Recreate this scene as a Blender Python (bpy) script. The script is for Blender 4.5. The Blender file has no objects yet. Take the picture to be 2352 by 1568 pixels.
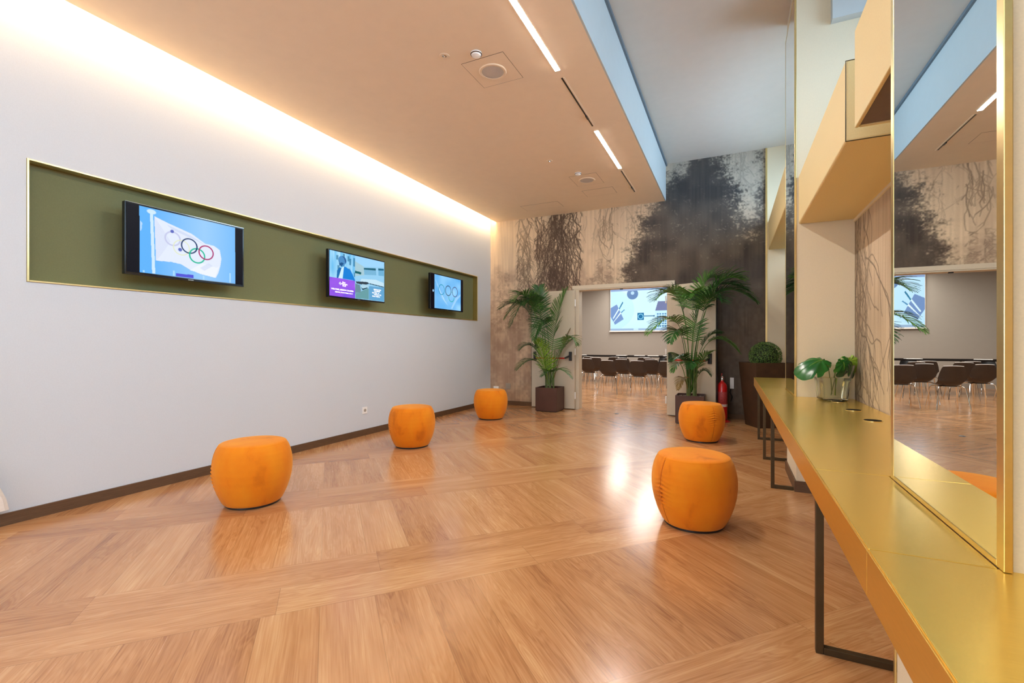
import bpy, math, random
import numpy as np
from mathutils import Vector, Matrix

# ------------------------------------------------------------------ camera, world, lights, exposure
C = bpy.context.scene.collection
scn = bpy.context.scene
CAM_A = math.atan(504 / 1063); CA, SA = math.cos(CAM_A), math.sin(CAM_A)
EYE = 1.17
cd = bpy.data.cameras.new('camera'); cam = bpy.data.objects.new('camera', cd); C.objects.link(cam)
cam.location = (0, 0, EYE); cam.rotation_euler = (math.pi / 2, 0, CAM_A)
cd.sensor_width = 36; cd.lens = 36 * 1063 / 2352; cd.shift_y = 4 / 2352; cd.clip_start = .02
scn.camera = cam
vs = scn.view_settings
scn.display_settings.display_device = 'sRGB'
vs.view_transform = 'Standard'; vs.look = 'None'; vs.gamma = 1; vs.use_curve_mapping = False
vs.exposure = 0.30
w = bpy.data.worlds.new('sky'); scn.world = w; w.use_nodes = True
w.node_tree.nodes['Background'].inputs[0].default_value = (.50, .70, 1, 1)
w.node_tree.nodes['Background'].inputs[1].default_value = 1.0


def area(name, loc, direction, sx, sy, power, col, spread=180):
    l = bpy.data.lights.new(name, 'AREA'); l.shape = 'RECTANGLE'; l.size = sx; l.size_y = sy
    l.energy = power; l.color = col; l.spread = math.radians(spread)
    o = bpy.data.objects.new(name, l); C.objects.link(o); o.location = loc
    o.rotation_euler = Vector(direction).to_track_quat('-Z', 'Y').to_euler()
    return o


WARM = (1, .69, .38)
DAY = (.50, .75, .97)
# led strip hidden in the cove over the left wall (long axis along the wall)
area('cove_led', (-4.104, 1.8, 3.545), (-1, 0, -.75), 12.2, .03, 84, WARM)
# daylight at the three high windows of the right wall
for y0, y1, pw in ((-1.25, 1.1, 88), (1.86, 4.0, 48), (5.0, 7.85, 84)):
    area('daylight', (1.5, (y0 + y1) / 2, 3.15), (-1, 0, -.12), y1 - y0, 1.3, pw, DAY)
# meeting room ceiling lamps
for x, y in ((-1.95, 9.9), (-1.95, 12.6), (-4.6, 9.9), (-4.6, 12.6), (-3.3, 15.0), (.4, 12.6)):
    area('meeting_room_lamp', (x, y, 3.14), (0, 0, -1), .5, 2.3, 52, (.90, .95, 1) if y < 10 else (1, .90, .80))
# front fill: unseen lamps added behind the camera, in line with the linear lamps
area('fill_ceiling_lamp', (-1.34, -3.0, 3.48), (0, 0, -1), .05, 1.2, 30, (1, .95, .88))
area('fill_ceiling_lamp', (-1.34, -.4, 3.48), (0, 0, -1), .05, 1.2, 34, (1, .95, .88))
area('rear_fill_light', (-2.2, -4.95, 1.7), (0, 1, 0), 3.1, 2.2, 100, (.78, .90, 1))  # cool fill light added behind the camera, outside the added glazing


# ------------------------------------------------------------------ materials
def s2l(r, g, b):
    f = lambda c: (c / 255 / 12.92) if c / 255 <= .04045 else ((c / 255 + .055) / 1.055) ** 2.4
    return (f(r), f(g), f(b), 1)


def new_mat(name):
    m = bpy.data.materials.new(name); m.use_nodes = True
    nt = m.node_tree; b = nt.nodes['Principled BSDF']
    return m, nt, b


def mat(name, col, rough=.6, metal=0, noise=.06, scale=30, bump=0.0, stretch=(1, 1, 1), spec=.5, coat=0, sheen=0, obj_coords=True, aniso=0):
    """plain procedural material: colour varied by noise, optional bump"""
    m, nt, b = new_mat(name)
    tc = nt.nodes.new('ShaderNodeTexCoord'); mp = nt.nodes.new('ShaderNodeMapping'); mp.inputs['Scale'].default_value = stretch
    nt.links.new(tc.outputs['Object'], mp.inputs[0])
    n = nt.nodes.new('ShaderNodeTexNoise'); n.inputs['Scale'].default_value = scale; n.inputs['Detail'].default_value = 4
    nt.links.new(mp.outputs[0], n.inputs['Vector'])
    r = nt.nodes.new('ShaderNodeValToRGB')
    c = col
    r.color_ramp.elements[0].position = .3; r.color_ramp.elements[1].position = .7
    r.color_ramp.elements[0].color = (c[0] * (1 - noise), c[1] * (1 - noise), c[2] * (1 - noise), 1)
    r.color_ramp.elements[1].color = (min(1, c[0] * (1 + noise)), min(1, c[1] * (1 + noise)), min(1, c[2] * (1 + noise)), 1)
    nt.links.new(n.outputs[0], r.inputs[0]); nt.links.new(r.outputs[0], b.inputs['Base Color'])
    b.inputs['Roughness'].default_value = rough; b.inputs['Metallic'].default_value = metal
    b.inputs['Specular IOR Level'].default_value = spec
    b.inputs['Coat Weight'].default_value = coat; b.inputs['Sheen Weight'].default_value = sheen
    b.inputs['Anisotropic'].default_value = aniso
    if bump:
        bp = nt.nodes.new('ShaderNodeBump'); bp.inputs['Strength'].default_value = bump; bp.inputs['Distance'].default_value = .002
        nt.links.new(n.outputs[0], bp.inputs['Height']); nt.links.new(bp.outputs[0], b.inputs['Normal'])
    return m


def emis(name, col, strength):
    m, nt, b = new_mat(name)
    b.inputs['Base Color'].default_value = (.8, .8, .8, 1)
    b.inputs['Emission Color'].default_value = (*col, 1); b.inputs['Emission Strength'].default_value = strength
    return m


def attr_mat(name, emission=0, rough=.8, weave=0):
    m, nt, b = new_mat(name)
    a = nt.nodes.new('ShaderNodeAttribute'); a.attribute_name = 'print'
    if emission:
        b.inputs['Base Color'].default_value = (.004, .004, .004, 1)
        nt.links.new(a.outputs['Color'], b.inputs['Emission Color']); b.inputs['Emission Strength'].default_value = emission
        b.inputs['Roughness'].default_value = .35; b.inputs['Specular IOR Level'].default_value = .1
    else:
        nt.links.new(a.outputs['Color'], b.inputs['Base Color']); b.inputs['Roughness'].default_value = rough
    if weave:
        tc = nt.nodes.new('ShaderNodeTexCoord'); n = nt.nodes.new('ShaderNodeTexNoise'); n.inputs['Scale'].default_value = 260
        nt.links.new(tc.outputs['Object'], n.inputs['Vector'])
        mx = nt.nodes.new('ShaderNodeMix'); mx.data_type = 'RGBA'; mx.blend_type = 'MULTIPLY'; mx.inputs[0].default_value = weave
        r = nt.nodes.new('ShaderNodeValToRGB'); r.color_ramp.elements[0].position = .35; r.color_ramp.elements[0].color = (.55, .55, .55, 1)
        r.color_ramp.elements[1].position = .6
        nt.links.new(n.outputs[0], r.inputs[0]); nt.links.new(a.outputs['Color'], mx.inputs[6]); nt.links.new(r.outputs[0], mx.inputs[7])
        nt.links.new(mx.outputs[2], b.inputs['Base Color'])
    return m


def glass(name, tint=(1, 1, 1), ior=1.45, rough=0.0, thin=False):
    m, nt, b = new_mat(name)
    if thin:
        out = nt.nodes['Material Output']; tr = nt.nodes.new('ShaderNodeBsdfTransparent'); gl = nt.nodes.new('ShaderNodeBsdfGlossy')
        gl.inputs['Roughness'].default_value = .02; tr.inputs[0].default_value = (*tint, 1)
        fr = nt.nodes.new('ShaderNodeFresnel'); fr.inputs[0].default_value = 1.3
        mx = nt.nodes.new('ShaderNodeMixShader')
        nt.links.new(fr.outputs[0], mx.inputs[0]); nt.links.new(tr.outputs[0], mx.inputs[1]); nt.links.new(gl.outputs[0], mx.inputs[2])
        nt.links.new(mx.outputs[0], out.inputs[0])
    else:
        b.inputs['Transmission Weight'].default_value = 1; b.inputs['IOR'].default_value = ior; b.inputs['Roughness'].default_value = rough
        b.inputs['Base Color'].default_value = (*tint, 1)
    return m


def floor_mat():
    m, nt, b = new_mat('oak_boards')
    N = nt.nodes.new; L = nt.links.new

    def math_(op, a, b_=None, c_=None):
        n = N('ShaderNodeMath'); n.operation = op
        for i, v in enumerate((a, b_, c_)):
            if v is None: continue
            if isinstance(v, (int, float)): n.inputs[i].default_value = v
            else: L(v, n.inputs[i])
        return n.outputs[0]
    tc = N('ShaderNodeTexCoord'); sp = N('ShaderNodeSeparateXYZ'); L(tc.outputs['Object'], sp.inputs[0])
    x, y = sp.outputs[0], sp.outputs[1]
    ang = math.radians(47); c, s = math.cos(ang), math.sin(ang)
    u = math_('ADD', math_('MULTIPLY', x, c), math_('MULTIPLY', y, s))
    v = math_('ADD', math_('MULTIPLY', x, s), math_('MULTIPLY', y, -c))
    P, B = 1.335, .47
    v1 = math_('DIVIDE', math_('ADD', v, 2.70 + P * 20), P)
    k = math_('FLOOR', v1); vm = math_('MULTIPLY', math_('FRACT', v1), P)
    band = math_('LESS_THAN', vm, B)
    # boards in the bands: two rows along u
    rb = math_('DIVIDE', vm, B / 2); rbi = math_('FLOOR', rb)
    lb = math_('ADD', math_('DIVIDE', math_('ADD', u, 50), 1.25), math_('MULTIPLY', math_('ADD', rbi, math_('MULTIPLY', k, 2)), .37))
    # boards across
    ra = math_('DIVIDE', math_('ADD', u, 50.09), .235)
    across = math_('SUBTRACT', 1, band)

    def sel(a, bb):   # band ? a : bb
        return math_('ADD', math_('MULTIPLY', a, band), math_('MULTIPLY', bb, across))
    ida = sel(math_('ADD', math_('MULTIPLY', rbi, 3.1), math_('MULTIPLY', math_('FLOOR', lb), 7.3)), math_('ADD', math_('FLOOR', ra), .5))
    wn = N('ShaderNodeTexWhiteNoise'); wn.noise_dimensions = '2D'; cb = N('ShaderNodeCombineXYZ'); L(ida, cb.inputs[0]); L(k, cb.inputs[1]); L(cb.outputs[0], wn.inputs[0])
    rnd = wn.outputs[0]
    # grain coordinates: along = long axis of board
    along = sel(u, v); acr = sel(v, u)
    g = N('ShaderNodeCombineXYZ'); L(math_('MULTIPLY', along, 1.0), g.inputs[0]); L(acr, g.inputs[1]); L(math_('MULTIPLY', rnd, 30), g.inputs[2])
    mp = N('ShaderNodeMapping'); mp.inputs['Scale'].default_value = (1.2, 9, 1); L(g.outputs[0], mp.inputs[0])
    n1 = N('ShaderNodeTexNoise'); n1.inputs['Scale'].default_value = 1.3; n1.inputs['Detail'].default_value = 3; n1.inputs['Distortion'].default_value = .6; L(mp.outputs[0], n1.inputs['Vector'])
    # growth-ring figure from the noise
    ring = math_('SINE', math_('MULTIPLY', n1.outputs[0], 75))
    ringm = math_('MULTIPLY', math_('MULTIPLY', ring, .5), math_('LESS_THAN', math_('FRACT', math_('MULTIPLY', rnd, 7)), .75))
    mp2 = N('ShaderNodeMapping'); mp2.inputs['Scale'].default_value = (2.5, 95, 1); L(g.outputs[0], mp2.inputs[0])
    n2 = N('ShaderNodeTexNoise'); n2.inputs['Scale'].default_value = 1.6; n2.inputs['Detail'].default_value = 5; L(mp2.outputs[0], n2.inputs['Vector'])
    t = math_('ADD', math_('ADD', math_('MULTIPLY', math_('SUBTRACT', rnd, .5), .34), math_('MULTIPLY', math_('SUBTRACT', n1.outputs[0], .5), .9)),
              math_('ADD', math_('MULTIPLY', math_('SUBTRACT', n2.outputs[0], .5), .8), math_('MULTIPLY', ringm, .16)))
    t = math_('ADD', t, .5)
    r = N('ShaderNodeValToRGB'); L(t, r.inputs[0])
    e = r.color_ramp.elements
    e[0].position = .0; e[0].color = s2l(146, 96, 58); e[1].position = 1; e[1].color = s2l(216, 172, 124)
    a = e.new(.35); a.color = s2l(182, 128, 82); a = e.new(.65); a.color = s2l(198, 146, 98)
    # seams
    def edge(f, wd):
        fr = math_('FRACT', f); return math_('LESS_THAN', math_('MINIMUM', fr, math_('SUBTRACT', 1, fr)), wd)
    seam = math_('MAXIMUM', math_('MAXIMUM', math_('MULTIPLY', band, math_('MAXIMUM', edge(rb, .006), edge(lb, .0012))), math_('MULTIPLY', across, edge(ra, .006))),
                 math_('LESS_THAN', math_('MINIMUM', math_('ABSOLUTE', vm), math_('ABSOLUTE', math_('SUBTRACT', vm, B))), .0018))
    mx = N('ShaderNodeMix'); mx.data_type = 'RGBA'; L(math_('MULTIPLY', seam, .32), mx.inputs[0]); L(r.outputs[0], mx.inputs[6]); mx.inputs[7].default_value = s2l(96, 60, 38)
    L(mx.outputs[2], b.inputs['Base Color'])
    L(math_('ADD', .17, math_('MULTIPLY', n2.outputs[0], .14)), b.inputs['Roughness'])
    b.inputs['Specular IOR Level'].default_value = .5; b.inputs['Coat Weight'].default_value = .35; b.inputs['Coat Roughness'].default_value = .16
    bp = N('ShaderNodeBump'); bp.inputs['Strength'].default_value = .12; bp.inputs['Distance'].default_value = .001
    L(math_('SUBTRACT', n2.outputs[0], seam), bp.inputs['Height']); L(bp.outputs[0], b.inputs['Normal'])
    return m


M = {}
M['floor'] = floor_mat()
M['wall_white'] = mat('white_wallpaper', s2l(214, 220, 226), .85, noise=.02, scale=140, bump=.15)
M['ceiling'] = mat('cream_ceiling_paint', s2l(246, 224, 196), .9, noise=.015, scale=9, bump=.05)
M['ceiling_high'] = mat('high_ceiling_paint', s2l(208, 200, 190), .9, noise=.015, scale=9)
M['soffit'] = mat('pale_plaster', s2l(196, 203, 204), .85, noise=.01, scale=12)
M['gapgrey'] = mat('painted_gap_shade', s2l(110, 120, 128), .8)
M['pier'] = mat('cream_wall_covering', s2l(230, 216, 188), .85, noise=.03, scale=220, bump=.2)
M['base'] = mat('dark_oak_baseboard', s2l(98, 72, 50), .5, noise=.18, scale=12, stretch=(1, 1, 14))
M['grey_wall'] = mat('meeting_room_paint', s2l(172, 166, 158), .9, noise=.01, scale=10)
M['door'] = mat('greige_door_paint', s2l(206, 196, 176), .5, noise=.02, scale=8)
M['brass'] = mat('brushed_brass', s2l(250, 218, 112), .24, metal=.80, noise=.05, scale=26, stretch=(1, 40, 1), bump=.04)
M['brass_trim'] = mat('polished_brass_trim', s2l(236, 212, 150), .28, metal=1, noise=.03, scale=50, stretch=(1, 1, 1))
M['brass_dark'] = mat('brass_apron', s2l(226, 178, 80), .34, metal=.75, noise=.05, scale=30, stretch=(1, 1, 30))
M['bronze'] = mat('dark_bronze_steel', s2l(88, 74, 52), .42, metal=.7, noise=.08, scale=20)
M['mirror'] = mat('mirror_glass', (.80, .82, .80, 1), .0, metal=1, noise=0, scale=1)
M['green'] = mat('olive_green_panel', s2l(118, 122, 84), .8, noise=.05, scale=160, bump=.2)
M['black'] = mat('black_plastic', (.012, .012, .014, 1), .35, noise=.1)
M['soot'] = mat('matt_black', (.02, .015, .01, 1), .9, noise=.1, spec=.1)
M['black_gloss'] = mat('black_gloss_bezel', (.006, .006, .01, 1), .12, noise=.05)
M['chrome'] = mat('chrome', (.78, .76, .74, 1), .12, metal=1, noise=.02)
M['white_plastic'] = mat('white_plastic', s2l(248, 248, 246), .4, noise=.02)
M['grey_plastic'] = mat('grey_plastic', s2l(168, 160, 148), .5, noise=.02)
M['grille'] = mat('speaker_grille', s2l(200, 192, 184), .8, noise=.12, scale=400, bump=.3)
M['velvet'] = None
M['red'] = mat('red_paint', s2l(196, 22, 22), .3, noise=.05, coat=.4)
M['redbar'] = mat('red_bar', s2l(205, 40, 30), .4)
M['label'] = mat('printed_label', s2l(225, 205, 200), .6, noise=.35, scale=130, stretch=(1, 1, .6))
M['planter'] = mat('chocolate_planter', s2l(80, 50, 38), .5, noise=.1, scale=6)
M['corten'] = mat('rusty_brown_planter', s2l(66, 44, 25), .55, noise=.25, scale=7, bump=.2)
M['soil'] = mat('soil', s2l(58, 42, 30), .95, noise=.5, scale=90, bump=.8)
M['pebble'] = mat('pale_pebbles', s2l(196, 186, 168), .8, noise=.25, scale=60, bump=.6)
M['leaf_dark'] = mat('palm_leaf_dark', s2l(44, 88, 34), .38, noise=.35, scale=14)
M['leaf_mid'] = mat('palm_leaf_mid', s2l(76, 124, 48), .38, noise=.3, scale=14)
M['leaf_lime'] = mat('palm_leaf_lime', s2l(118, 160, 44), .4, noise=.25, scale=14)
M['leaf_dry'] = mat('palm_leaf_dry', s2l(128, 104, 52), .6, noise=.3, scale=14)
M['stem'] = mat('palm_stem', s2l(104, 122, 70), .5, noise=.25, scale=20)
M['box_leaf'] = mat('boxwood_leaf', s2l(84, 116, 50), .5, noise=.6, scale=70)
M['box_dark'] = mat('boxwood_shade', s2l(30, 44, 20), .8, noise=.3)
M['monstera'] = mat('monstera_leaf', s2l(24, 98, 30), .22, noise=.25, scale=12)
M['monstera_pale'] = mat('pale_monstera_leaf', s2l(150, 186, 60), .3, noise=.2, scale=12)
M['leather'] = mat('cream_gold_upholstery', s2l(228, 204, 148), .62, noise=.03, scale=160, bump=.12)
M['underside'] = mat('mauve_brown_board', s2l(112, 92, 88), .7, noise=.04)
M['chair'] = mat('brown_shell_plastic', s2l(56, 42, 33), .5, noise=.06, scale=20)
M['chair_black'] = mat('black_shell_plastic', s2l(26, 26, 28), .35, noise=.06, scale=20)
M['cloth'] = mat('off_white_cloth', s2l(232, 224, 214), .8, noise=.03, scale=60, bump=.4)
M['glass'] = glass('vase_glass', (.97, 1, .97), 1.45)
M['water'] = glass('water', (.96, 1, .96), 1.33)
M['pane'] = glass('window_pane', (.97, .98, 1), thin=True)
M['lamp'] = emis('lamp_diffuser', (1, .94, .85), 215)
M['paper'] = mat('paper', s2l(240, 238, 234), .8, noise=.01)
M['mural'] = attr_mat('printed_mural', rough=.8, weave=.35)
M['screen'] = attr_mat('lit_screen', emission=.85)
M['proj'] = attr_mat('projected_picture', emission=1.05)
M['text'] = emis('lit_lettering', (.95, .9, 1), 1.0)


def velvet():
    m, nt, b = new_mat('orange_velvet')
    N = nt.nodes.new; L = nt.links.new
    tc = N('ShaderNodeTexCoord'); mp = N('ShaderNodeMapping'); mp.inputs['Scale'].default_value = (1, 1, .55); L(tc.outputs['Object'], mp.inputs[0])
    oi = N('ShaderNodeObjectInfo'); ad = N('ShaderNodeVectorMath'); L(mp.outputs[0], ad.inputs[0])
    L(oi.outputs['Location'], ad.inputs[1]); ad.operation = 'ADD'
    n = N('ShaderNodeTexNoise'); n.inputs['Scale'].default_value = 7; n.inputs['Detail'].default_value = 7; n.inputs['Distortion'].default_value = .3; L(ad.outputs[0], n.inputs['Vector'])
    r = N('ShaderNodeValToRGB'); e = r.color_ramp.elements
    e[0].position = .24; e[0].color = s2l(196, 98, 12); e[1].position = .75; e[1].color = s2l(238, 146, 24)
    a = e.new(.42); a.color = s2l(232, 130, 16)
    L(n.outputs[0], r.inputs[0]); L(r.outputs[0], b.inputs['Base Color'])
    b.inputs['Roughness'].default_value = .75; b.inputs['Sheen Weight'].default_value = .5; b.inputs['Sheen Tint'].default_value = (1, .6, .2, 1)
    b.inputs['Specular IOR Level'].default_value = .2
    n2 = N('ShaderNodeTexNoise'); n2.inputs['Scale'].default_value = 350; L(tc.outputs['Object'], n2.inputs['Vector'])
    bp = N('ShaderNodeBump'); bp.inputs['Strength'].default_value = .15; bp.inputs['Distance'].default_value = .001
    L(n2.outputs[0], bp.inputs['Height']); L(bp.outputs[0], b.inputs['Normal'])
    return m


M['velvet'] = velvet()


# ------------------------------------------------------------------ mesh helpers
class MB:
    def __init__(s): s.v = []; s.f = []; s.smooth = False

    def add(s, vs_, fs): o = len(s.v); s.v += [tuple(p) for p in vs_]; s.f += [tuple(i + o for i in f) for f in fs]; return s

    def box(s, x0, x1, y0, y1, z0, z1, taper=None):
        v = [(x0, y0, z0), (x1, y0, z0), (x1, y1, z0), (x0, y1, z0), (x0, y0, z1), (x1, y0, z1), (x1, y1, z1), (x0, y1, z1)]
        return s.add(v, [(0, 3, 2, 1), (4, 5, 6, 7), (0, 1, 5, 4), (1, 2, 6, 5), (2, 3, 7, 6), (3, 0, 4, 7)])

    def tube(s, pts, r, n=8, cap=True):
        pts = [Vector(p) for p in pts]; rs = r if isinstance(r, (list, tuple)) else [r] * len(pts)
        up = None; rings = []
        for i, p in enumerate(pts):
            t = (pts[min(i + 1, len(pts) - 1)] - pts[max(i - 1, 0)]).normalized()
            if up is None: up = Vector((0, 0, 1)) if abs(t.z) < .9 else Vector((1, 0, 0))
            a = t.cross(up).normalized(); b = a.cross(t).normalized(); up = b
            rings.append([p + (a * math.cos(q * 2 * math.pi / n) + b * math.sin(q * 2 * math.pi / n)) * rs[i] for q in range(n)])
        vs_ = [v for R in rings for v in R]; fs = []
        for i in range(len(pts) - 1):
            for q in range(n): fs.append((i * n + q, i * n + (q + 1) % n, (i + 1) * n + (q + 1) % n, (i + 1) * n + q))
        if cap: fs.append(tuple(range(n))[::-1]); fs.append(tuple((len(pts) - 1) * n + q for q in range(n)))
        s.smooth = True
        return s.add(vs_, fs)

    def lathe(s, prof, n=32, cx=0, cy=0, fn=None):
        vs_ = []
        for (r, z) in prof:
            for q in range(n):
                a = 2 * math.pi * q / n; rr, zz = (fn(r, z, a) if fn else (r, z))
                vs_.append((cx + rr * math.cos(a), cy + rr * math.sin(a), zz))
        fs = []
        for i in range(len(prof) - 1):
            for q in range(n): fs.append((i * n + q, i * n + (q + 1) % n, (i + 1) * n + (q + 1) % n, (i + 1) * n + q))
        fs.append(tuple(range(n))[::-1]); fs.append(tuple((len(prof) - 1) * n + q for q in range(n)))
        s.smooth = True
        return s.add(vs_, fs)

    def sheet(s, grid, t):
        """closed solid from a grid of points, thickness t along the normals"""
        nr, nc = len(grid), len(grid[0]); G = [[Vector(p) for p in r] for r in grid]
        nm = [[None] * nc for _ in range(nr)]
        for i in range(nr):
            for j in range(nc):
                a = G[min(i + 1, nr - 1)][j] - G[max(i - 1, 0)][j]; b = G[i][min(j + 1, nc - 1)] - G[i][max(j - 1, 0)]
                nn = a.cross(b); nm[i][j] = nn.normalized() if nn.length > 1e-9 else Vector((0, 0, 1))
        vs_ = [G[i][j] + nm[i][j] * t / 2 for i in range(nr) for j in range(nc)] + [G[i][j] - nm[i][j] * t / 2 for i in range(nr) for j in range(nc)]
        o = nr * nc; fs = []; I = lambda i, j: i * nc + j
        for i in range(nr - 1):
            for j in range(nc - 1):
                fs.append((I(i, j), I(i + 1, j), I(i + 1, j + 1), I(i, j + 1))); fs.append((o + I(i, j), o + I(i, j + 1), o + I(i + 1, j + 1), o + I(i + 1, j)))
        for i in range(nr - 1):
            fs.append((I(i, 0), o + I(i, 0), o + I(i + 1, 0), I(i + 1, 0))); fs.append((I(i, nc - 1), I(i + 1, nc - 1), o + I(i + 1, nc - 1), o + I(i, nc - 1)))
        for j in range(nc - 1):
            fs.append((I(0, j), I(0, j + 1), o + I(0, j + 1), o + I(0, j))); fs.append((I(nr - 1, j), o + I(nr - 1, j), o + I(nr - 1, j + 1), I(nr - 1, j + 1)))
        return s.add(vs_, fs)

    def build(s, name, m, parent=None, bevel=0, seg=2, smooth=None, loc=None, rot=None):
        me = bpy.data.meshes.new(name); me.from_pydata(s.v, [], s.f); me.update()
        o = bpy.data.objects.new(name, me); C.objects.link(o); me.materials.append(m)
        if s.smooth if smooth is None else smooth:
            me.shade_smooth()
            try: me.set_sharp_from_angle(angle=math.radians(40))
            except Exception: pass
        if bevel:
            b = o.modifiers.new('bevel', 'BEVEL'); b.width = bevel; b.segments = seg; b.limit_method = 'ANGLE'; b.angle_limit = math.radians(40)
        if parent: o.parent = parent
        if loc: o.location = loc
        if rot: o.rotation_euler = rot
        return o


def tag(o, label=None, cat=None, group=None, kind=None):
    if label: o['label'] = label
    if cat: o['category'] = cat
    if group: o['group'] = group
    if kind: o['kind'] = kind
    return o


def thing(name, label, cat, loc=(0, 0, 0), rz=0, group=None, kind=None):
    o = bpy.data.objects.new(name, None); C.objects.link(o); o.location = loc; o.rotation_euler = (0, 0, rz); o.empty_display_size = .05
    return tag(o, label, cat, group, kind)


def struct(o, label, cat='wall'): return tag(o, label, cat, None, 'structure')


def copy_tree(o, parent=None):
    c = o.copy(); C.objects.link(c)
    if parent: c.parent = parent
    for ch in [x for x in o.children]: copy_tree(ch, c)
    return c


def bx(*a): return MB().box(*a)


# ------------------------------------------------------------------ printed pictures (numpy rasters carried by fine meshes)
def vnoise(h, w_, cell, rng):
    ch, cw = int(h / cell[1]) + 3, int(w_ / cell[0]) + 3
    g = rng.random((ch, cw)); yy = np.linspace(0, h / cell[1], h); xx = np.linspace(0, w_ / cell[0], w_)
    y0 = yy.astype(int); x0 = xx.astype(int); fy = (yy - y0)[:, None]; fx = (xx - x0)[None, :]
    fy = fy * fy * (3 - 2 * fy); fx = fx * fx * (3 - 2 * fx)
    a = g[y0][:, x0]; b = g[y0][:, x0 + 1]; c = g[y0 + 1][:, x0]; d = g[y0 + 1][:, x0 + 1]
    return (a * (1 - fx) + b * fx) * (1 - fy) + (c * (1 - fx) + d * fx) * fy


def stroke(img, pts, r, val):
    """darken along a polyline; pts in raster coordinates (x, y)"""
    h, w_ = img.shape
    for (x0, y0), (x1, y1) in zip(pts[:-1], pts[1:]):
        n = max(2, int(math.hypot(x1 - x0, y1 - y0) * 1.6)); t = np.linspace(0, 1, n)
        xs = x0 + (x1 - x0) * t; ys = y0 + (y1 - y0) * t; k = int(math.ceil(r))
        for dx in range(-k, k + 1):
            for dy in range(-k, k + 1):
                xi = np.round(xs + dx).astype(int); yi = np.round(ys + dy).astype(int)
                d = np.hypot(xi - xs, yi - ys); ok = (xi >= 0) & (xi < w_) & (yi >= 0) & (yi < h)
                a = np.clip(r + .5 - d, 0, 1) * val
                np.maximum.at(img, (yi[ok], xi[ok]), a[ok])


def hang(img, x, y, length, rng, r=1.0, val=.9, depth=0, lean=0.0):
    """drooping twiggy branch growing downwards (raster y grows down)"""
    pts = [(x, y)]; a = lean; step = 5.0; n = int(length / step)
    for i in range(n):
        a += rng.normal(0, .22); a *= .93
        x += math.sin(a) * step; y += math.cos(a) * step; pts.append((x, y))
        if depth < 3 and rng.random() < (.30 if depth < 2 else .16):
            hang(img, x, y, length * rng.uniform(.18, .45), rng, max(.5, r * .7), val, depth + 1, a + rng.choice([-1, 1]) * rng.uniform(.25, .75))
    stroke(img, pts, r, val)


def conifer(img, x, top, bottom, spread, rng, val=.85, dens=1.0):
    """fir crown: tiers of drooping boughs, each a cloud of short twig strokes"""
    y = top; h = bottom - top
    while y < bottom:
        f = (y - top) / h; wdt = spread * (f ** .7) * (.75 + .35 * math.sin(y * .11 + x)) + 5
        for sd in (-1, 1):
            if rng.random() < .95 * dens:
                L_ = wdt * rng.uniform(.25, 1.15); px, py = x, y; dr = rng.uniform(-.15, .35); n = max(3, int(L_ / 4))
                for i in range(n):
                    px += sd * 4; py += 4 * dr + rng.normal(0, .8); q0 = 9 * (1 - .5 * i / n)
                    for _ in range(2):
                        aa = rng.uniform(-.9, 2.0); q = rng.uniform(.3, 1) * q0
                        stroke(img, [(px, py), (px + sd * math.cos(aa) * q, py + math.sin(aa) * q)], rng.uniform(.5, 1.1), val * rng.uniform(.35, 1))
                    dr += .03
        y += rng.uniform(2.5, 6.0)
    for _ in range(int(h * spread * .012 * dens)):
        f = rng.random() ** .6; yy = top + f * h; xx = x + rng.normal(0, .42) * spread * f ** .7; aa = rng.uniform(0, 3.1); q = rng.uniform(2, 6)
        stroke(img, [(xx, yy), (xx + math.cos(aa) * q, yy + math.sin(aa) * q)], rng.uniform(.6, 1.4), val * rng.uniform(.4, 1))


def lerp3(a, b, t): return a[None, None, :] * (1 - t[..., None]) + b[None, None, :] * t[..., None]


def lin(r, g, b): return np.array(s2l(r, g, b)[:3])


def grid_mesh(name, img, origin, du, dv, m, parent=None, keep=None):
    """img[h,w,3] linear colours, row 0 = top; origin = top-left, du/dv = full extents to the right and down"""
    h, w_ = img.shape[:2]; o = np.array(origin, float); du = np.array(du, float); dv = np.array(dv, float)
    u = np.linspace(0, 1, w_); v = np.linspace(0, 1, h)
    co = o[None, None] + u[None, :, None] * du + v[:, None, None] * dv
    idx = np.arange(h * w_).reshape(h, w_)
    q = np.stack([idx[:-1, :-1], idx[1:, :-1], idx[1:, 1:], idx[:-1, 1:]], -1)
    if keep is not None: q = q[keep[:-1, :-1]]
    q = q.reshape(-1, 4); nf = len(q)
    me = bpy.data.meshes.new(name); me.vertices.add(h * w_); me.vertices.foreach_set('co', co.ravel())
    me.loops.add(nf * 4); me.loops.foreach_set('vertex_index', q.ravel()); me.polygons.add(nf)
    me.polygons.foreach_set('loop_start', np.arange(0, nf * 4, 4)); me.update(calc_edges=True)
    ca = me.color_attributes.new('print', 'FLOAT_COLOR', 'POINT')
    ca.data.foreach_set('color', np.concatenate([img, np.ones((h, w_, 1))], -1).ravel())
    me.materials.append(m); ob = bpy.data.objects.new(name, me); C.objects.link(ob)
    if parent: ob.parent = parent
    return ob


# ------------------------------------------------------------------ room shell
XL, YF, XR, YB = -4.22, 7.93, .4635, -4.6
LOW, HIGH = 3.50, 4.10
NY0, NY1, NZ0, NZ1 = 1.392, 7.41, 1.578, 2.398          # long display niche in the left wall
DX0, DX1, DZ = -2.46, -.93, 2.125                         # door opening

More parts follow.
